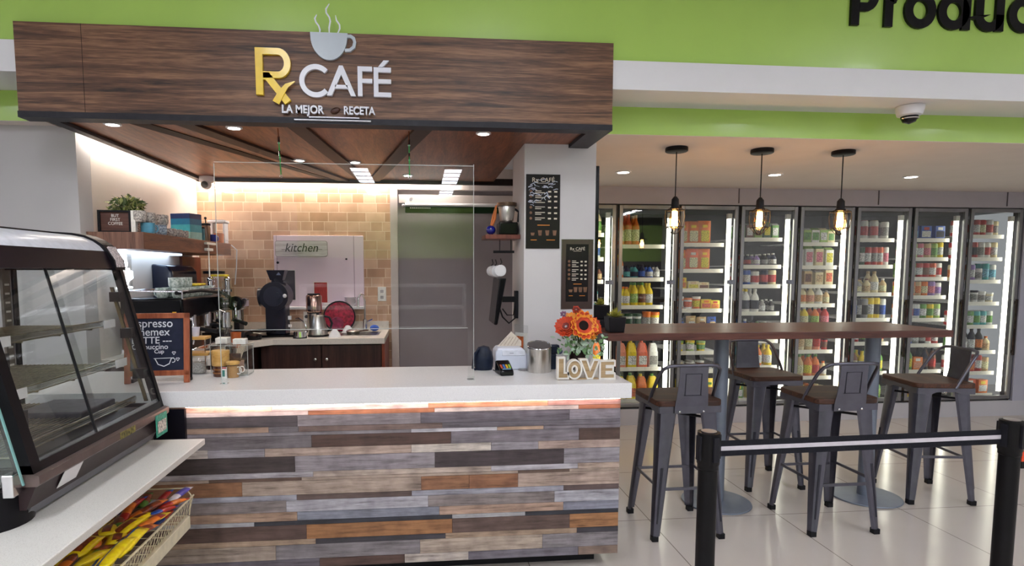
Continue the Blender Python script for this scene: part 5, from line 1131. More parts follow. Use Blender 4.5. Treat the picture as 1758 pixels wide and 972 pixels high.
# small shelf with machine on the column's kitchen side
t = thing('corner_shelf', 'small reddish wood shelf with hooks on the kitchen side of column', 'shelf', (.480, 3.62, 1.656)); MB().box(-.10, .112, -.10, .12, 0, .026).build('board', MATS['dark_red_board'], t, smooth=False, bevel=.002); MB().tube([(.0, 0, 0), (0, 0, -.075), (.07, 0, -.075), (.07, 0, 0)], .003).tube([(-.04, 0, -.075), (.09, 0, -.075)], .008).build('hook_rail', BLACK, t)
t = thing('shelf_coffee_maker', 'steel and black coffee maker on the small red shelf', 'coffee maker', (.520, 3.60, 1.6825)); MB().box(-.055, .06, -.06, .07, 0, .075).build('base', GLOSSB, t, bevel=.006); MB().lathe([(.035, .075), (.042, .09), (.052, .17), (.05, .175)], n=24).build('steel_jug', STEEL, t); MB().cyl((0, 0, .175), (0, 0, .195), .062).build('lid', mat('bronze_lid', (96, 76, 60), .3, metal=.7), t); MB().tube([(.048, 0, .16), (.075, 0, .14), (.07, 0, .08)], .007).build('handle', BLACK, t)
t = thing('wooden_spoon_jar', 'blue jar with orange brush handles left on the small red shelf', 'jar', (.422, 3.60, 1.6825)); MB().sphere((0, 0, .03), .03, sz=.95).build('blue_jar', mat('cobalt_jar', (20, 30, 130), .2, coat=.5), t); MB().tube([(0, 0, .05), (.015, 0, .12), (.035, 0, .18)], .006).tube([(.005, 0, .05), (.025, 0, .10), (.03, 0, .16)], .008).build('orange_handles', mat('orange_wood', (196, 110, 50), .5), t)
t = thing('hanging_mugs', 'white enamel cup hanging nearest the camera below the small shelf', 'cup', (.478, 3.595, 1.465), group='hanging cups')
MB().lathe([(.034, -.03), (.036, -.028), (.030, .012), (.0001, .014)], axis='Y', n=24).build('cup_body', WHITE, t); MB().tube([(0, 0, .034), (.012, 0, .05), (.004, 0, .075)], .003).build('handle', BLACK, t)
dup(t, (.455, 3.66, 1.46), .3, 'white enamel cup hanging second, behind the nearest cup'); dup(t, (.440, 3.71, 1.462), .5, 'white enamel cup hanging last, farthest left under the small shelf')
for o in list(bpy.data.objects):
    if o.name.startswith('hanging_mugs'): o.name = 'hanging_cup'
t = thing('wall_monitor', 'black monitor on swing arm, seen from the side beside column', 'monitor', (.475, 3.62, 1.14))
m = MB(); m.frus([(-.045, -.14, 0), (-.025, -.14, 0), (-.025, .16, 0), (-.045, .16, 0)], [(-.015, -.14, .28), (.028, -.14, .28), (.028, .16, .28), (-.015, .16, .28)]); m.build('screen_housing', GLOSSB, t, bevel=.006)
MB().box(.02, .112, -.015, .015, .13, .165).box(.10, .118, -.03, .03, .03, .2).build('swing_arm', BLACK, t, smooth=False)
MB().tube([(.0, -.02, .10), (.02, -.03, .04), (.06, -.03, .0), (.10, -.02, .03), (.11, 0, .09)], .005).tube([(.02, -.02, .09), (.05, -.02, .05), (.09, -.02, .05), (.10, -.01, .12)], .004).build('cables', BLACK, t)

# ------------------------------------------------------------------ bar table, stools
bt = thing('bar_table', 'long red-brown high bar table standing between column and coolers', 'table', (2.05, 3.41, 0))
TW = 1.035
MB().box(-TW, TW, -.285, .285, 1.078, 1.12).build('table_top', TABW, bt, smooth=False, bevel=.004)
for x in (-.20, .81):
    l = MB().cyl((x, .05, .012), (x, .05, 1.078), .044, n=28).build('pedestal_leg', BLUEG, bt)
    MB().lathe([(.205, 0), (.21, .004), (.208, .010), (.05, .016), (.0001, .016)], c=(x, .05, 0), n=48).build('round_base', BLUEG, bt)
    MB().box(x-.12, x+.12, -.07, .17, 1.070, 1.078).build('mount_plate', BLUEG, bt, smooth=False)

def leg_mesh(sx, sy):
    """folded sheet leg: curved channel, broad at the apron, narrow at the foot, with a pressed groove"""
    m = MB(); N = 9; rings = []
    levels = [(.735, .160, .088), (.60, .166, .074), (.40, .178, .058), (.18, .194, .044), (.03, .204, .034)]
    for z, a, wd in levels:
        out = [(a-wd, a), (a-wd*.6, a+.002), (a-.02, a), (a-.006, a-.006), (a, a-.02), (a+.002, a-wd*.6), (a, a-wd)]
        inn = [(x-.010, y-.010) for x, y in out[::-1]]
        rings.append([(sx*x, sy*y, z) for x, y in out+inn])
    n = len(rings[0]); vs = [p for r_ in rings for p in r_]; fs = []
    for k in range(len(rings)-1):
        for i in range(n): j = (i+1) % n; fs.append((k*n+i, k*n+j, (k+1)*n+j, (k+1)*n+i))
    fs += [tuple(range(n)), tuple((len(rings)-1)*n+i for i in range(n))]
    m.add(vs, fs); return m
def make_stool(label):
    t = thing('bar_stool', label, 'bar stool', (0, 0, 0), group='grey metal bar stools')
    m = MB(); m.prism(rrect(-.185, .185, -.185, .185, .045, 5), .738, .768, 'XY'); m.build('seat', SEATW, t, bevel=.005, seg=3)
    m = MB(); q = .172
    for s in (-1, 1):
        for ax in (0, 1):
            P = [(-q, .737), (q, .737), (q, .70), (.085, .70), (.06, .712), (-.06, .712), (-.085, .70), (-q, .70)]
            if ax == 0: m.prism(P, s*q-.004, s*q+.004, 'XZ')
            else: m.prism(P, s*q-.004, s*q+.004, 'YZ')
    m.build('seat_apron', GUN, t, smooth=False)
    for sx, sy in ((-1, -1), (1, -1), (-1, 1), (1, 1)):
        l = leg_mesh(sx, sy).build('leg', GUN, t)
        a = .204; MB().box(sx*(a-.034) if sx > 0 else sx*(a+.002), sx*(a+.002) if sx > 0 else sx*(a-.034), sy*(a-.034) if sy > 0 else sy*(a+.002), sy*(a+.002) if sy > 0 else sy*(a-.034), 0, .031).build('rubber_foot', BLACK, l, bevel=.003)
        g = MB(); dx = .028
        for ax in (0, 1):
            zt, zb = .40, .10; at, ab = .1785, .199; g2 = .0035
            if ax == 0: g.frus([(sx*(ab-.022), sy*(ab+.0035), zb), (sx*(ab-.015), sy*(ab+.0035), zb), (sx*(at-.020), sy*(at+.0035), zt), (sx*(at-.034), sy*(at+.0035), zt)], [(sx*(ab-.022), sy*(ab-.001), zb), (sx*(ab-.015), sy*(ab-.001), zb), (sx*(at-.020), sy*(at-.001), zt), (sx*(at-.034), sy*(at-.001), zt)])
        g.build('pressed_groove', mat('groove_dark_steel', (58, 58, 68), .4, metal=.6), l, smooth=False)
    for z, rr in ((.275, .176),):
        for s in (-1, 1):
            MB().box(-rr, rr, s*rr-.004, s*rr+.004, z, z+.016).build('foot_rail', GUN, t, smooth=False)
            MB().box(s*rr-.004, s*rr+.004, -rr, rr, z+.018, z+.034).build('foot_rail', GUN, t, smooth=False)
    for s in (-1, 1): MB().tube([(-.15, s*-.15, .66), (.15, s*.15, .66)], .007).build('cross_brace', mat('brace_black', (40, 40, 46), .5), t)
    hp = [(-.180, -.05, .735), (-.178, -.085, .80), (-.168, -.145, .90), (-.158, -.178, .94), (-.135, -.200, .960), (-.09, -.207, .965), (.09, -.207, .965), (.135, -.200, .960), (.158, -.178, .94), (.168, -.145, .90), (.178, -.085, .80), (.180, -.05, .735)]
    MB().tube(hp, .0095, n=10).build('back_hoop', GUN, t)
    m = MB(); rows_ = [(.968, -.210, .080), (.90, -.206, .078), (.80, -.198, .086), (.74, -.188, .092), (.700, -.186, .092)]
    A = [(-w_, y, z) for z, y, w_ in rows_]; B = [(w_, y, z) for z, y, w_ in rows_]
    for k in range(len(rows_)-1):
        m.frus([A[k], B[k], B[k+1], A[k+1]], [(p[0], p[1]+.004, p[2]) for p in (A[k], B[k], B[k+1], A[k+1])])
    sl = m.build('back_slat', GUN, t, smooth=False)
    m = MB()
    for (xa, xb, za, zb) in ((-.045, -.042, .80, .92), (.042, .045, .80, .92), (-.045, .045, .917, .92), (-.05, .05, .80, .803)): 
        ya = lambda z: -.2015-(z-.80)*.065
        m.frus([(xa, ya(za), za), (xb, ya(za), za), (xb, ya(zb), zb), (xa, ya(zb), zb)], [(xa, ya(za)+.004, za), (xb, ya(za)+.004, za), (xb, ya(zb)+.004, zb), (xa, ya(zb)+.004, zb)])
    m.build('embossed_panel', MATS['groove_dark_steel'], sl, smooth=False)
    for s in (-1, 1): MB().sphere((s*.066, -.190, .712), .007).build('bolt', CHROME, sl)
    return t
s0 = make_stool('grey metal bar stool with wood seat, nearest the service counter')
s0.location = (1.435, 3.163, 0)
dup(s0, (2.325, 3.137, 0), 0, 'grey metal bar stool with wood seat, in front of the table, right of centre')
dup(s0, (2.34, 3.80, 0), PI, 'grey metal bar stool on the cooler side behind the table')
dup(s0, (3.262, 3.475, 0), math.radians(82), 'grey metal bar stool at the right end of the table')

# plants in black pots on the table's left end
BPOT = mat('black_pot', (20, 18, 22), .5)
for x, y, n, kk in ((1.085, 3.22, 'square black pot with yellow-green succulent on table end', 1.0), (1.09, 3.52, 'second black pot behind the front one on table end', .8)):
    t = thing('succulent_pot', n, 'potted plant', (x, y, 1.1205), group=None)
    m = MB(); m.frus([(-.042, -.042, 0), (.042, -.042, 0), (.042, .042, 0), (-.042, .042, 0)], [(-.05, -.05, .085), (.05, -.05, .085), (.05, .05, .085), (-.05, .05, .085)]); m.build('pot', BPOT, t, smooth=False, bevel=.004)
    m = MB(); rd = random.Random(int(y*100))
    for i in range(70):
        a = rd.uniform(0, 2*PI); el = rd.uniform(.15, 1.4); L = rd.uniform(.025, .045)*kk; d_ = Vector((math.cos(a)*math.cos(el), math.sin(a)*math.cos(el), math.sin(el))); p = Vector((0, 0, .085))+d_*.012
        m.cyl(p, p+d_*L, .0045, .001, n=5)
    m.build('succulent_leaves', mat('succulent_green', (156, 152, 56), .6, var=.25), t)
t = thing('tray_riser', 'low black stand holding the rear pot beside the column', 'stand', (1.09, 3.52, 1.1205)); MB().box(-.06, .06, -.06, .06, 0, .05).build('block', BLACK, t, bevel=.003)
for o in bpy.data.objects:
    if o.name == 'succulent_pot.001': o.location.z = 1.171

# ------------------------------------------------------------------ pendants
BULB = emit('filament_glow', (255, 206, 140), 70)
def pendant(loc, label):
    t = thing('pendant_lamp', label, 'pendant lamp', loc, group='cage pendant lamps over the table')
    MB().lathe([(.066, 0), (.068, -.004), (.068, -.024), (.062, -.028), (.0001, -.028)], n=32).build('ceiling_rose', BLACK, t)
    MB().cyl((0, 0, -.028), (0, 0, -.305), .0035, n=8).build('cord_rod', BLACK, t)
    MB().lathe([(.008, -.30), (.022, -.318), (.024, -.365), (.030, -.368), (.030, -.378), (.0001, -.379)], n=24).build('socket', BLACK, t)
    b_ = MB(); b_.lathe([(.014, -.378), (.026, -.395), (.034, -.43), (.035, -.47), (.026, -.495), (.0001, -.508)], n=24); b_.build('bulb_glass', AMBER, t)
    b_ = MB()
    for k in range(6):
        a = 2*PI*k/6; b_.cyl((.014*math.cos(a), .014*math.sin(a), -.392), (.017*math.cos(a+.5), .017*math.sin(a+.5), -.488), .0034, n=6)
    b_.build('filament', BULB, t)
    c = MB()
    c.tube([(.060*math.cos(a), .060*math.sin(a), -.385) for a in [2*PI*i/24 for i in range(24)]], .003, n=6, closed=True)
    c.tube([(.054*math.cos(a), .054*math.sin(a), -.490) for a in [2*PI*i/24 for i in range(24)]], .0025, n=6, closed=True)
    for k in range(6):
        a = 2*PI*k/6+.3; ca, sa = math.cos(a), math.sin(a); c.tube([(.024*ca, .024*sa, -.37), (.060*ca, .060*sa, -.385), (.063*ca, .063*sa, -.43), (.054*ca, .054*sa, -.490), (.025*ca, .025*sa, -.525), (.004*ca, .004*sa, -.533)], .0022, n=5)
    c.build('wire_cage', BLACK, t)
    l = bpy.data.lights.new('bulb_lamp', 'POINT'); l.energy = 2.5; l.color = (1, .74, .45); l.shadow_soft_size = .025
    lo_ = bpy.data.objects.new('lamp', l); COL.objects.link(lo_); lo_.parent = t; lo_.location = (0, 0, -.44)
    return t
for x, n in ((1.583, 'left pendant, nearest column'), (2.143, 'middle pendant'), (2.690, 'right pendant')): pendant((x, 3.59, 2.228), 'black cage pendant with glowing bulb above bar table, '+n)

# ------------------------------------------------------------------ queue barrier
PB = mat('barrier_post_black', (7, 7, 11), .42, var=.15)
def barrier_post(loc, label):
    t = thing('queue_post', label, 'barrier post', loc, group='black queue posts')
    MB().lathe([(.17, 0), (.17, .012), (.15, .022), (.05, .032), (.0001, .033)], n=40).build('base', PB, t)
    MB().cyl((0, 0, .03), (0, 0, .83), .0305, n=28).build('tube', PB, t)
    MB().lathe([(.028, .82), (.033, .825), (.033, .838), (.0355, .842), (.0355, .945), (.0001, .947)], n=28).build('belt_head', PB, t)
    m = MB()
    for k in range(4):
        a = k*PI/2+.2; ca, sa = math.cos(a), math.sin(a); m.box(-.010, .010, -.004, .004, .855, .935, M=Matrix.Rotation(a, 4, 'Z') @ Matrix.Translation((0, -.037, 0)))
    m.build('belt_slot', mat('slot_black', (26, 26, 32), .5), t, smooth=False)
    MB().lathe([(.024, .9472), (.024, .9492), (.0001, .950)], n=24).build('top_disc', mat('cap_silver', (170, 160, 158), .3, metal=.6), t)
    return t
barrier_post((.925, 1.79, 0), 'black retractable queue post nearest the bar stools, left one').name = 'queue_post'
barrier_post((2.052, 1.83, 0), 'black retractable queue post at the right edge of the photo')
for o in bpy.data.objects:
    if o.name == 'queue_post.001':
        MB().box(.0355, .062, -.012, .012, .80, .835).build('orange_tab', mat('orange_tab', (226, 72, 30), .4), o, smooth=False)
        MB().box(.0355, .062, -.012, .012, .775, .799).build('black_tab', PB, o, smooth=False)
bel = thing('queue_belt', 'black belt with white centre stripe stretched between the two posts', 'barrier belt', (.925, 1.79, .888))
d_ = Vector((2.052-.925, 1.83-1.79, 0)); Ln = d_.length; M = Matrix.Rotation(math.atan2(d_.y, d_.x), 4, 'Z')
m = MB(); m.box(.040, Ln-.040, -.0012, .0012, -.026, .026, M=M); m.build('webbing', mat('belt_webbing', (18, 19, 28), .7, bump=.3, scale=200), bel, smooth=False)
m = MB(); m.box(.042, Ln-.042, -.0020, -.0013, -.007, .007, M=M); m.build('white_stripe', mat('belt_stripe', (196, 190, 198), .6, var=.05), bel, smooth=False)

# ------------------------------------------------------------------ drink coolers
COOLIN = mat('cooler_liner', (40, 42, 44), .5, var=.05); TUBE = emit('cooler_led_tube', (255, 250, 232), COOLER_E)
EDG = [1.21, 1.795, 2.383, 2.972, 3.560, 4.135, 4.725, 5.315, 5.905]
ZB, ZT = .165, 2.070
ORDN = ['first', 'second', 'third', 'fourth', 'fifth', 'sixth', 'seventh', 'eighth']
SHZ = {0: [1.807, 1.581, 1.369, 1.124, .90, .55, .20], 1: [1.701, 1.39, 1.127, .905, .531, .221], 2: [1.719, 1.472, 1.285, 1.09, .905, .68, .499, .208],
       3: [1.772, 1.511, 1.322, 1.058, .786, .529, .207], 4: [1.73, 1.506, 1.32, 1.134, .923, .676, .416, .195], 5: [1.772, 1.512, 1.239, .987, .749, .452, .182],
       6: [1.775, 1.587, 1.392, 1.208, .982, .725, .46, .181], 7: [1.812, 1.588, 1.363, 1.141, .907, .647, .433, .205]}
STK = mat('door_sticker', (132, 140, 158), .4, var=.2, scale=90); HAND = mat('cooler_handle', (70, 60, 56), .25, metal=.8, var=.2)
for k in range(8):
    xa, xb = EDG[k], EDG[k+1]
    t = thing('drinks_cooler', 'lit glass-door drinks cooler bay, %s from the column' % ORDN[k], 'cooler', ((xa+xb)/2, 5.32, 0), group='row of drinks coolers')
    w2 = (xb-xa)/2
    m = MB(); m.box(-w2, w2, .72, .74, ZB, ZT); m.box(-w2, w2, .085, .72, ZT-.02, ZT); m.box(-w2, w2, .085, .72, .160, .175)
    m.build('liner', COOLIN, t, smooth=False)
    m = MB(); m.box(-w2-.014, -w2+.014, .0, .08, ZB, ZT); m.box(w2-.014, w2+.014, .0, .08, ZB, ZT) if k == 7 else None; m.box(-w2, w2, .0, .08, ZT, ZT+.03); m.box(-w2, w2, 0, .08, ZB-.01, ZB)
    m.build('mullion_gasket', DALU, t, smooth=False)
    d_ = MB(); q = .034; a, b_ = -w2+.016, w2-.016; z0, z1 = ZB+.012, ZT-.006
    d_.box(a, a+q, -.024, .0, z0, z1); d_.box(b_-q, b_, -.024, .0, z0, z1); d_.box(a+q, b_-q, -.024, .0, z1-q, z1); d_.box(a+q, b_-q, -.024, .0, z0, z0+q)
    dd = d_.build('door', ALU, t, smooth=False, bevel=.003)
    MB().box(a+q, b_-q, -.014, -.010, z0+q, z1-q).build('glass_pane', COOLG, dd, smooth=False)
    MB().box(b_-q+.004, b_-.010, -.048, -.034, .62, 1.18).box(b_-q+.006, b_-.012, -.034, -.024, .64, .67).box(b_-q+.006, b_-.012, -.034, -.024, 1.13, 1.16).build('handle', HAND, dd, smooth=False, bevel=.002)
    if k < 4: MB().box(b_-q-.06, b_-q+.02, -.0275, -.0245, 1.335, 1.375).build('sticker', STK, dd, smooth=False)
    MB().box(b_-q-.036, b_-q-.004, .035, .06, .24, 1.95).build('led_tube', TUBE, t, smooth=False)
    MB().box(b_-q-.040, b_-q-.0, .030, .062, 1.95, 2.0).build('led_cap', LBL, t, smooth=False)
    for z in SHZ[k]:
        sh = MB(); x0_, x1_ = -w2+.035, w2-.094
        for i in range(14): yy = .105+i*.043; sh.box(x0_, x1_, yy, yy+.004, z-.006, z)
        for i in range(6): xx = x0_+(x1_-x0_-.004)*i/5; sh.box(xx, xx+.004, .10, .68, z-.010, z-.006)
        so = sh.build('shelf', mat('shelf_wire_white', (190, 190, 192), .4), t, smooth=False)
        MB().box(x0_, x1_, .085, .092, z-.030, z+.008).build('price_rail', RAIL, so, smooth=False)

PC = {}
def pm(rgb, tr=.25): return mat('pack_%d_%d_%d' % tuple(rgb), rgb, .35, var=.08, scale=70)
def pl(rgb): return mat('print_%d_%d_%d' % tuple(rgb), rgb, .4, var=.45, scale=110, dark=tuple(int(x*.45) for x in rgb))
W_ = (232, 228, 216)
def product(kind, c, cap, lab, h, r):
    if kind in ('can', 'slim', 'carton', 'tub'): h *= 1.22; r = min(r*1.16, .041)
    elif kind == 'bottle' and h < .22: h = min(h*1.2, .225); r = min(r*1.16, .039)
    key = (kind, c, cap, lab, h, r)
    if key in PC: return PC[key], False
    nm = {'bottle': 'drink_bottle', 'jug': 'juice_jug', 'can': 'drink_can', 'slim': 'drink_can', 'carton': 'drink_carton', 'bag': 'snack_bag', 'tub': 'food_tub', 'box': 'food_box', 'jar': 'honey_jar'}[kind]
    t = thing(nm, 'x', 'x')
    if kind == 'bottle':
        MB().lathe([(.0001, 0), (r*.9, 0), (r, h*.04), (r, h*.58), (r*.85, h*.68), (r*.42, h*.82), (r*.36, h*.90), (.0001, h*.905)], n=18).build('bottle_body', pm(c), t)
        MB().lathe([(r*.42, h*.89), (r*.42, h), (.0001, h+.001)], n=14).build('cap', pm(cap), t)
        MB().lathe([(r*1.012, h*.14), (r*1.014, h*.16), (r*1.014, h*.50), (r*1.012, h*.52)], n=18).build('label', pl(lab), t)
    elif kind == 'jug':
        m = MB(); m.frus([(x*r, y*r, 0) for x, y in rrect(-1, 1, -.8, .8, .3)], [(x*r, y*r, h*.55) for x, y in rrect(-1, 1, -.8, .8, .3)])
        m.frus([(x*r, y*r, h*.55) for x, y in rrect(-1, 1, -.8, .8, .3)], [(x*r*.45-.15*r, y*r*.45, h*.88) for x, y in rrect(-1, 1, -.8, .8, .3)])
        m.build('jug_body', pm(c), t)
        MB().tube([(r*.05, 0, h*.86), (r*.55, 0, h*.84), (r*.88, 0, h*.72), (r*.92, 0, h*.52)], r*.17, n=7).build('jug_handle', pm(c), t)
        MB().cyl((-.15*r, 0, h*.87), (-.15*r, 0, h*.97), r*.34, n=16).build('cap', pm(cap), t)
        MB().box(-r*.82, r*.82, -r*.815, -r*.8, h*.10, h*.42).build('label', pl(lab), t, smooth=False)
    elif kind in ('can', 'slim'):
        MB().lathe([(.0001, 0), (r*.85, 0), (r, h*.05), (r, h*.93), (r*.86, h*.985), (.0001, h*.98)], n=18).build('can_body', pm(c), t)
        MB().lathe([(r*.87, h*.983), (r*.86, h), (r*.80, h), (.0001, h*.985)], n=18).build('can_lid', pm(cap), t)
        MB().lathe([(r*1.01, h*.2), (r*1.012, h*.22), (r*1.012, h*.66), (r*1.01, h*.68)], n=18).build('label', pl(lab), t)
    elif kind == 'carton':
        MB().box(-r, r, -r, r, 0, h*.86).build('carton_body', pm(c), t, smooth=False)
        m = MB(); m.frus([(-r, -r, h*.86), (r, -r, h*.86), (r, r, h*.86), (-r, r, h*.86)], [(-r, -.002, h), (r, -.002, h), (r, .002, h), (-r, .002, h)]); m.build('gable', pm(cap), t, smooth=False)
        MB().box(-r*.8, r*.8, -r-.0015, -r, h*.2, h*.7).build('label', pl(lab), t, smooth=False)
    elif kind == 'bag':
        m = MB(); N = 8
        def face(s): return [[(-r+2*r*i/N, s*.022*(math.sin(PI*i/N)*math.sin(PI*min(1, max(0, j/N))))**.5, h*j/N) for i in range(N+1)] for j in range(N+1)]
        for s in (-1, 1):
            F = face(s); vs = [p for rw in F for p in rw]; m.add(vs, [(j*(N+1)+i, j*(N+1)+i+1, (j+1)*(N+1)+i+1, (j+1)*(N+1)+i) for j in range(N) for i in range(N)])
        m.build('bag_body', pm(c), t)
        MB().prism(rrect(-r*.55, r*.65, h*.1, h*.58, .01), -.0265, -.0235).build('label', pl(lab), t, smooth=False)
        MB().box(-r*.35, r*.35, -.027, -.018, h*.70, h*.82).build('brand_patch', pm(cap), t, smooth=False)
    elif kind == 'tub':
        MB().lathe([(.0001, 0), (r*.86, 0), (r, h*.82), (.0001, h*.83)], n=18).build('tub_body', pm(c), t)
        MB().lathe([(r*1.05, h*.82), (r*1.05, h), (.0001, h)], n=18).build('lid', pm(cap), t)
        MB().lathe([(r*.915, h*.2), (r*.99, h*.66), (r*.985, h*.68)], n=18).build('label', pl(lab), t)
    elif kind == 'box':
        MB().box(-r, r, -.035, .035, 0, h).build('box_body', pm(c), t, smooth=False)
        MB().box(-r*.85, r*.85, -.0365, -.035, h*.15, h*.6).build('label', pl(lab), t, smooth=False); MB().box(-r*.5, r*.5, -.0365, -.035, h*.68, h*.9).build('brand_patch', pm(cap), t, smooth=False)
    elif kind == 'jar':
        MB().lathe([(.0001, 0), (r, .003), (r, h*.7), (r*.8, h*.8), (.0001, h*.8)], n=18).build('jar_body', pm(c), t)
        MB().lathe([(r*.75, h*.78), (r*.75, h), (.0001, h)], n=16).build('cap', pm(cap), t)
        MB().lathe([(r*1.01, h*.15), (r*1.012, h*.5)], n=18).build('label', pl(lab), t)
    PC[key] = t
    return t, True
def cname(c):
    r, g, b = c; mx, mn = max(c), min(c)
    if mx < 70: return 'black' if b < mx or mx < 50 else 'dark blue'
    if mx-mn < 26: return 'white' if mn > 185 else 'grey'
    if r > 195 and g > 175: return 'yellow' if b < 120 else 'cream'
    if r >= g and g >= b:
        if g < 90 and r > 130: return 'red'
        if r > 185 and g > 95: return 'orange' if b < 110 else ('peach' if r-b > 60 else 'beige')
        return 'brown' if r < 185 else 'orange'
    if g >= r and g >= b: return 'green' if g-b > 22 else 'teal'
    if b > g and b > r: return 'blue' if r < 130 else 'lilac'
    return 'pink'
KN = {'bottle': 'bottle', 'jug': 'handled juice jug', 'can': 'can', 'slim': 'slim can', 'carton': 'gable carton', 'bag': 'snack bag', 'tub': 'lidded tub', 'box': 'box', 'jar': 'jar'}
KC = {'bottle': 'bottle', 'jug': 'jug', 'can': 'can', 'slim': 'can', 'carton': 'carton', 'bag': 'bag', 'tub': 'tub', 'box': 'box', 'jar': 'jar'}
GRE = (92, 150, 60); DGR = (30, 74, 44); RED = (186, 34, 30); ORA = (226, 118, 34); YEL_ = (236, 206, 30); BLU = (30, 80, 176); NAV = (20, 26, 52); CRE = (228, 214, 170); BEI = (206, 176, 130); TEA = (70, 168, 172); BLK = (26, 24, 28); WHI = (230, 230, 226); PNK = (226, 120, 140); LIL = (150, 120, 190); BRO = (110, 62, 36); LGR = (156, 190, 96); PEA = (238, 150, 120); SAL = (226, 100, 60); LBLU = (120, 190, 224); GRY = (150, 148, 146)
def B(kind, c, cap=WHI, lab=WHI, h=.2, r=.03): return (kind, c, cap, lab, h, r)
can = lambda c, lab=WHI, h=.12, r=.031, cap=GRY: B('can', c, cap, lab, h, r)
slim = lambda c, lab=WHI, h=.15, r=.026, cap=GRY: B('slim', c, cap, lab, h, r)
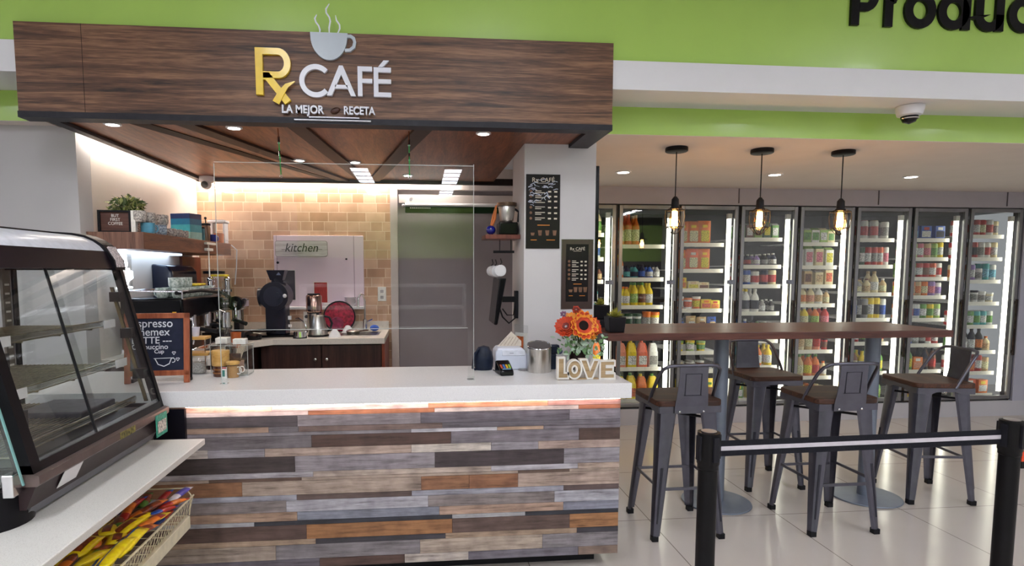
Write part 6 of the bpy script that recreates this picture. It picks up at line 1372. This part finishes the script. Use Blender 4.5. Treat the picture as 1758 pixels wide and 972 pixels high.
STOCK = {
0: [[(.44, B('bottle', CRE, WHI, GRE, .20, .032))], [(.44, B('bottle', WHI, LBLU, BLU, .15, .03))], [(.40, B('bottle', NAV, BLK, BEI, .11, .028)), (.465, B('bottle', BRO, BLK, BEI, .10, .024))], [(.42, B('bottle', TEA, WHI, WHI, .21, .034)), (.345, B('bottle', WHI, WHI, YEL_, .21, .034))], [(.43, B('jug', ORA, WHI, WHI, .20, .04))], [(.44, B('jug', ORA, WHI, YEL_, .26, .05))], [(.44, B('jug', YEL_, GRE, ORA, .24, .05))]],
1: [[B('bottle', ORA, ORA, CRE, .27, .036)]*1+[B('bottle', SAL, SAL, CRE, .29, .036), B('bottle', ORA, BEI, CRE, .285, .036), None, None, None],
    [B('bottle', ORA, YEL_, WHI, .20, .028), B('bottle', NAV, BLK, TEA, .10, .028), B('bottle', TEA, NAV, NAV, .10, .028), B('bottle', NAV, BLK, BLU, .11, .028), B('bottle', BLU, BLK, WHI, .10, .028), B('bottle', GRY, BLK, WHI, .10, .026)],
    [None, B('bottle', YEL_, ORA, WHI, .15, .03), B('bottle', YEL_, GRE, LGR, .185, .033), B('bottle', YEL_, GRE, BRO, .185, .033), B('bottle', YEL_, YEL_, WHI, .18, .034), None],
    [B('tub', WHI, DGR, DGR, .12, .036), B('tub', WHI, DGR, DGR, .12, .036), B('tub', WHI, DGR, DGR, .12, .036), B('tub', ORA, ORA, GRY, .135, .034), B('tub', YEL_, ORA, WHI, .13, .038)],
    [B('jug', PEA, SAL, WHI, .27, .048), B('jug', YEL_, YEL_, WHI, .27, .048), B('jug', SAL, SAL, WHI, .27, .048), B('jug', WHI, BLK, GRY, .265, .046)],
    [B('jug', YEL_, GRE, ORA, .25, .048), B('jug', YEL_, GRE, SAL, .26, .048), B('jug', ORA, YEL_, ORA, .25, .048), B('jug', YEL_, GRE, YEL_, .25, .048)]],
2: [[B('bag', ORA, YEL_, CRE, .21, .060), B('bag', ORA, YEL_, CRE, .215, .068), B('bag', ORA, YEL_, YEL_, .22, .068), None],
    [B('bag', ORA, YEL_, CRE, .19, .050), B('bag', SAL, WHI, CRE, .20, .066), B('bag', ORA, YEL_, YEL_, .20, .062), None],
    [B('box', YEL_, ORA, ORA, .11, .04), B('box', CRE, BEI, YEL_, .075, .055), B('box', CRE, BEI, BRO, .065, .05), None],
    [B('tub', ORA, WHI, WHI, .10, .034), B('tub', WHI, ORA, SAL, .09, .034), B('tub', ORA, WHI, YEL_, .10, .034), B('box', YEL_, ORA, SAL, .095, .05), B('box', YEL_, RED, ORA, .085, .045)],
    [B('bag', NAV, BLU, BLU, .12, .045), B('bag', BEI, CRE, WHI, .12, .05), B('bag', BEI, WHI, BRO, .11, .05), B('bag', BLU, NAV, BEI, .11, .045)],
    [B('tub', YEL_, LGR, WHI, .085, .048), B('tub', LGR, YEL_, WHI, .085, .048), B('tub', YEL_, LGR, GRE, .08, .045), None],
    [B('tub', CRE, GRY, BEI, .075, .042), B('tub', WHI, GRY, BRO, .075, .042), B('tub', BRO, WHI, WHI, .07, .04), None],
    [B('bag', YEL_, WHI, GRE, .20, .06), B('bag', YEL_, ORA, WHI, .22, .062), B('bag', YEL_, GRE, BRO, .2, .06)]],
3: [[B('carton', GRE, WHI, WHI, .11, .03), B('carton', BRO, GRY, WHI, .12, .03), B('carton', LGR, WHI, BRO, .12, .03), B('carton', DGR, GRE, YEL_, .13, .03), B('carton', GRE, WHI, WHI, .12, .028)],
    [B('bottle', RED, WHI, WHI, .09, .028), B('bottle', NAV, WHI, RED, .09, .028), B('bottle', LIL, WHI, WHI, .09, .028), B('bottle', BLK, WHI, GRY, .095, .028), B('bottle', NAV, WHI, WHI, .10, .028)],
    [can(WHI, RED, .10, .028), can(BLU, WHI, .12, .03), can(WHI, RED, .11, .033), can(NAV, RED, .12, .03), can(CRE, RED, .12, .033)],
    [B('bottle', WHI, BLK, GRY, .21, .034), B('bottle', WHI, YEL_, NAV, .21, .034), B('bottle', WHI, WHI, NAV, .21, .036), B('bottle', GRY, WHI, WHI, .10, .026), B('bottle', BLK, WHI, GRY, .10, .026)],
    [B('bottle', LBLU, BLU, WHI, .17, .03), B('bottle', BLU, WHI, NAV, .17, .03), B('bottle', GRE, BLK, WHI, .14, .03), B('bottle', DGR, GRE, YEL_, .14, .03), B('bottle', GRE, WHI, BRO, .14, .03)],
    [B('bottle', LBLU, WHI, WHI, .18, .03), B('bottle', BRO, ORA, YEL_, .16, .034), B('bottle', ORA, YEL_, WHI, .17, .034), B('bottle', YEL_, YEL_, WHI, .17, .034)],
    [B('box', GRE, YEL_, WHI, .14, .05), B('box', YEL_, RED, WHI, .16, .05), B('box', BRO, BEI, WHI, .12, .05)]],
4: [[B('carton', LGR, WHI, WHI, .12, .034), B('carton', LGR, WHI, GRE, .12, .034), B('carton', WHI, LGR, GRE, .12, .034), B('carton', LGR, CRE, WHI, .12, .034), B('carton', CRE, LGR, GRE, .11, .03)],
    [B('carton', WHI, LGR, PEA, .155, .034), B('carton', WHI, LGR, PNK, .16, .034), B('carton', CRE, GRE, PNK, .16, .034), B('carton', WHI, LGR, YEL_, .15, .034)],
    [B('carton', CRE, BEI, BEI, .12, .03), B('carton', BEI, WHI, BRO, .13, .034), B('carton', CRE, GRY, BEI, .12, .034), B('carton', CRE, WHI, SAL, .14, .034)],
    [B('bottle', CRE, WHI, BEI, .14, .034), B('bottle', CRE, BEI, ORA, .145, .034), B('bottle', CRE, WHI, PEA, .14, .034), B('bottle', WHI, WHI, BEI, .145, .034), B('bottle', BEI, GRY, CRE, .11, .025)],
    [B('bottle', WHI, WHI, GRY, .14, .028), B('bottle', YEL_, WHI, CRE, .15, .034), B('bottle', ORA, WHI, LGR, .15, .034), B('bottle', RED, WHI, PNK, .15, .034)],
    [B('tub', BEI, WHI, ORA, .15, .034), B('tub', CRE, WHI, BEI, .15, .034), B('tub', BEI, WHI, CRE, .15, .034), B('tub', PEA, WHI, RED, .15, .034), B('tub', RED, BLK, BRO, .10, .025)],
    [B('bottle', LGR, GRE, CRE, .17, .034), B('bottle', BEI, GRE, CRE, .18, .034), B('bottle', ORA, GRE, YEL_, .18, .034), B('bottle', ORA, GRE, RED, .18, .034), B('bottle', CRE, ORA, WHI, .12, .028)],
    [B('jar', ORA, WHI, YEL_, .12, .036), B('jar', YEL_, YEL_, ORA, .13, .036), B('jar', YEL_, ORA, CRE, .13, .036), B('jar', ORA, CRE, WHI, .12, .036)]],
5: [[can(WHI, RED, .15, .032, RED), can(WHI, RED, .15, .032, RED), can(WHI, RED, .15, .032, CRE), can(WHI, GRY, .14, .032)],
    [slim(ORA, WHI), slim(GRY, BLK), slim(DGR, WHI), slim(RED, WHI), slim(RED, GRY), slim(SAL, WHI), slim(WHI, PNK, .15, .022)],
    [B('bottle', CRE, WHI, BEI, .17, .03), B('bottle', GRY, BEI, CRE, .11, .03), B('bottle', CRE, BRO, BEI, .12, .03), B('bottle', CRE, BEI, WHI, .18, .034), B('bottle', BEI, WHI, CRE, .12, .028)],
    [slim(BLU, WHI, .16), slim(WHI, BLU, .16), slim(BLK, GRY, .16), slim(GRY, BLK, .16), slim(YEL_, WHI, .17), slim(YEL_, BLK, .17), slim(WHI, BLU, .16)],
    [can(BLK, RED), can(RED, WHI), can(BLK, GRE), can(GRY, WHI), can(CRE, RED)],
    [B('bottle', SAL, ORA, BRO, .19, .03), B('bottle', BRO, GRE, CRE, .18, .03), B('bottle', YEL_, YEL_, WHI, .17, .03), B('bottle', GRE, DGR, LGR, .19, .03), B('bottle', GRE, WHI, YEL_, .18, .03)],
    [B('bottle', YEL_, WHI, WHI, .15, .03), B('bottle', GRE, YEL_, WHI, .16, .03), B('bottle', NAV, LGR, WHI, .15, .03), B('bottle', DGR, YEL_, WHI, .16, .03), B('bottle', GRE, WHI, LGR, .15, .03)]],
6: [[B('box', BLU, WHI, LBLU, .13, .055), B('box', BLU, RED, WHI, .13, .055), B('box', BLU, WHI, NAV, .13, .05)],
    [can(GRE, RED, .105), can(LGR, WHI), can(PNK, WHI), can(BEI, PNK), can(LGR, GRE), can(YEL_, WHI, .13, .026)],
    [can(LGR, GRE), can(GRE, WHI), can(RED, WHI), can(RED, BRO), can(SAL, WHI), can(WHI, RED, .12, .026)],
    [can(ORA, YEL_), can(ORA, BEI), can(BEI, ORA), can(ORA, CRE), can(LIL, PNK), can(WHI, LIL, .11, .026)],
    [can(ORA, WHI), can(WHI, RED), can(WHI, BLU), can(GRE, WHI), can(YEL_, GRE), can(LGR, WHI, .12, .026)],
    [can(NAV, WHI, .11), can(BLU, GRY, .11), can(GRY, WHI, .12), can(BLK, GRY, .12), can(WHI, RED, .11), can(RED, WHI, .11, .026)],
    [B('bottle', GRE, DGR, WHI, .19, .03), B('bottle', GRE, BLK, YEL_, .19, .03), B('box', ORA, WHI, PEA, .13, .05), B('bottle', NAV, BLK, BRO, .18, .028), B('bottle', BRO, BLK, RED, .18, .028)],
    [can(GRE, WHI), can(YEL_, ORA), can(ORA, WHI), can(YEL_, WHI), can(GRE, YEL_)]],
7: [[can(RED, WHI, .13), can(WHI, RED, .13), can(RED, WHI, .13), can(RED, CRE, .13), can(WHI, RED, .13), can(CRE, GRY, .12, .026)],
    [can(RED, WHI, .13), can(BLK, PEA, .13), can(RED, BLK, .13), can(WHI, GRY, .13), can(WHI, RED, .13), can(CRE, WHI, .13, .026)],
    [slim(CRE, ORA, .13), slim(ORA, WHI, .13), slim(LIL, WHI, .13), slim(WHI, GRY, .10), slim(TEA, LBLU, .14), slim(WHI, LBLU, .13)],
    [B('tub', WHI, WHI, LGR, .12, .028), B('tub', WHI, GRY, GRY, .09, .028), B('tub', WHI, NAV, GRY, .10, .028), B('tub', WHI, WHI, GRY, .09, .028), B('tub', CRE, WHI, WHI, .08, .028)],
    [can(RED, WHI, .12), can(TEA, WHI), can(GRE, WHI), can(TEA, GRE), can(TEA, WHI, .12), can(WHI, GRE, .12, .026)],
    [B('bottle', GRE, DGR, GRE, .20, .03), B('bottle', GRY, WHI, WHI, .16, .028), B('bottle', NAV, BLK, WHI, .20, .03), B('bottle', BLK, NAV, ORA, .20, .03), B('bottle', CRE, ORA, BEI, .12, .03)],
    [can(WHI, RED, .13), can(RED, WHI, .12), B('box', RED, WHI, ORA, .13, .035), can(RED, WHI, .14), can(BEI, CRE, .12)],
    [B('box', SAL, WHI, CRE, .15, .06), B('box', SAL, WHI, RED, .15, .06), B('box', ORA, YEL_, WHI, .14, .05)]],
}
rd = random.Random(77)
for k, shelves in STOCK.items():
    zs = SHZ[k]
    for si, items in enumerate(shelves):
        if si >= len(zs): break
        z = zs[si]+.0005; x0_, x1_ = EDG[k]+.048, EDG[k+1]-.105
        cnt = len(items)
        sn = 'top' if si == 0 else ('bottom' if si == len(zs)-1 else ORDN[si])
        for i, it in enumerate(items):
            if it is None: continue
            if isinstance(it[0], float): xx = EDG[k]+it[0]; it = it[1]
            else: xx = x0_+(x1_-x0_)*(i+.5)/cnt
            kind, c, cap, lab, h, r = it
            w_ = (x1_-x0_)/max(cnt, 1)
            base, new = product(kind, c, cap, lab, h, r)
            label = '%s %s with %s top, %s on the %s shelf of the %s cooler' % (cname(c), KN[kind], cname(cap), ORDN[i], sn, ORDN[k])
            loc = (xx+rd.uniform(-.003, .003), 5.32+.135+rd.uniform(0, .012), z)
            if new: o = base; o.location = loc; o['label'] = label
            else: o = dup(base, loc, 0, label)
            o['category'] = KC[kind]; o['group'] = 'stock on cooler shelves'
            if kind in ('bottle', 'can', 'slim', 'carton', 'jar') and k > 0:
                o2 = dup(base, (xx+rd.uniform(-.004, .004), loc[1]+.082, z), 0, '%s %s behind the %s item on the %s shelf of the %s cooler' % (cname(c), KN[kind], ORDN[i], sn, ORDN[k]))
                o2['category'] = KC[kind]; o2['group'] = 'stock on cooler shelves'
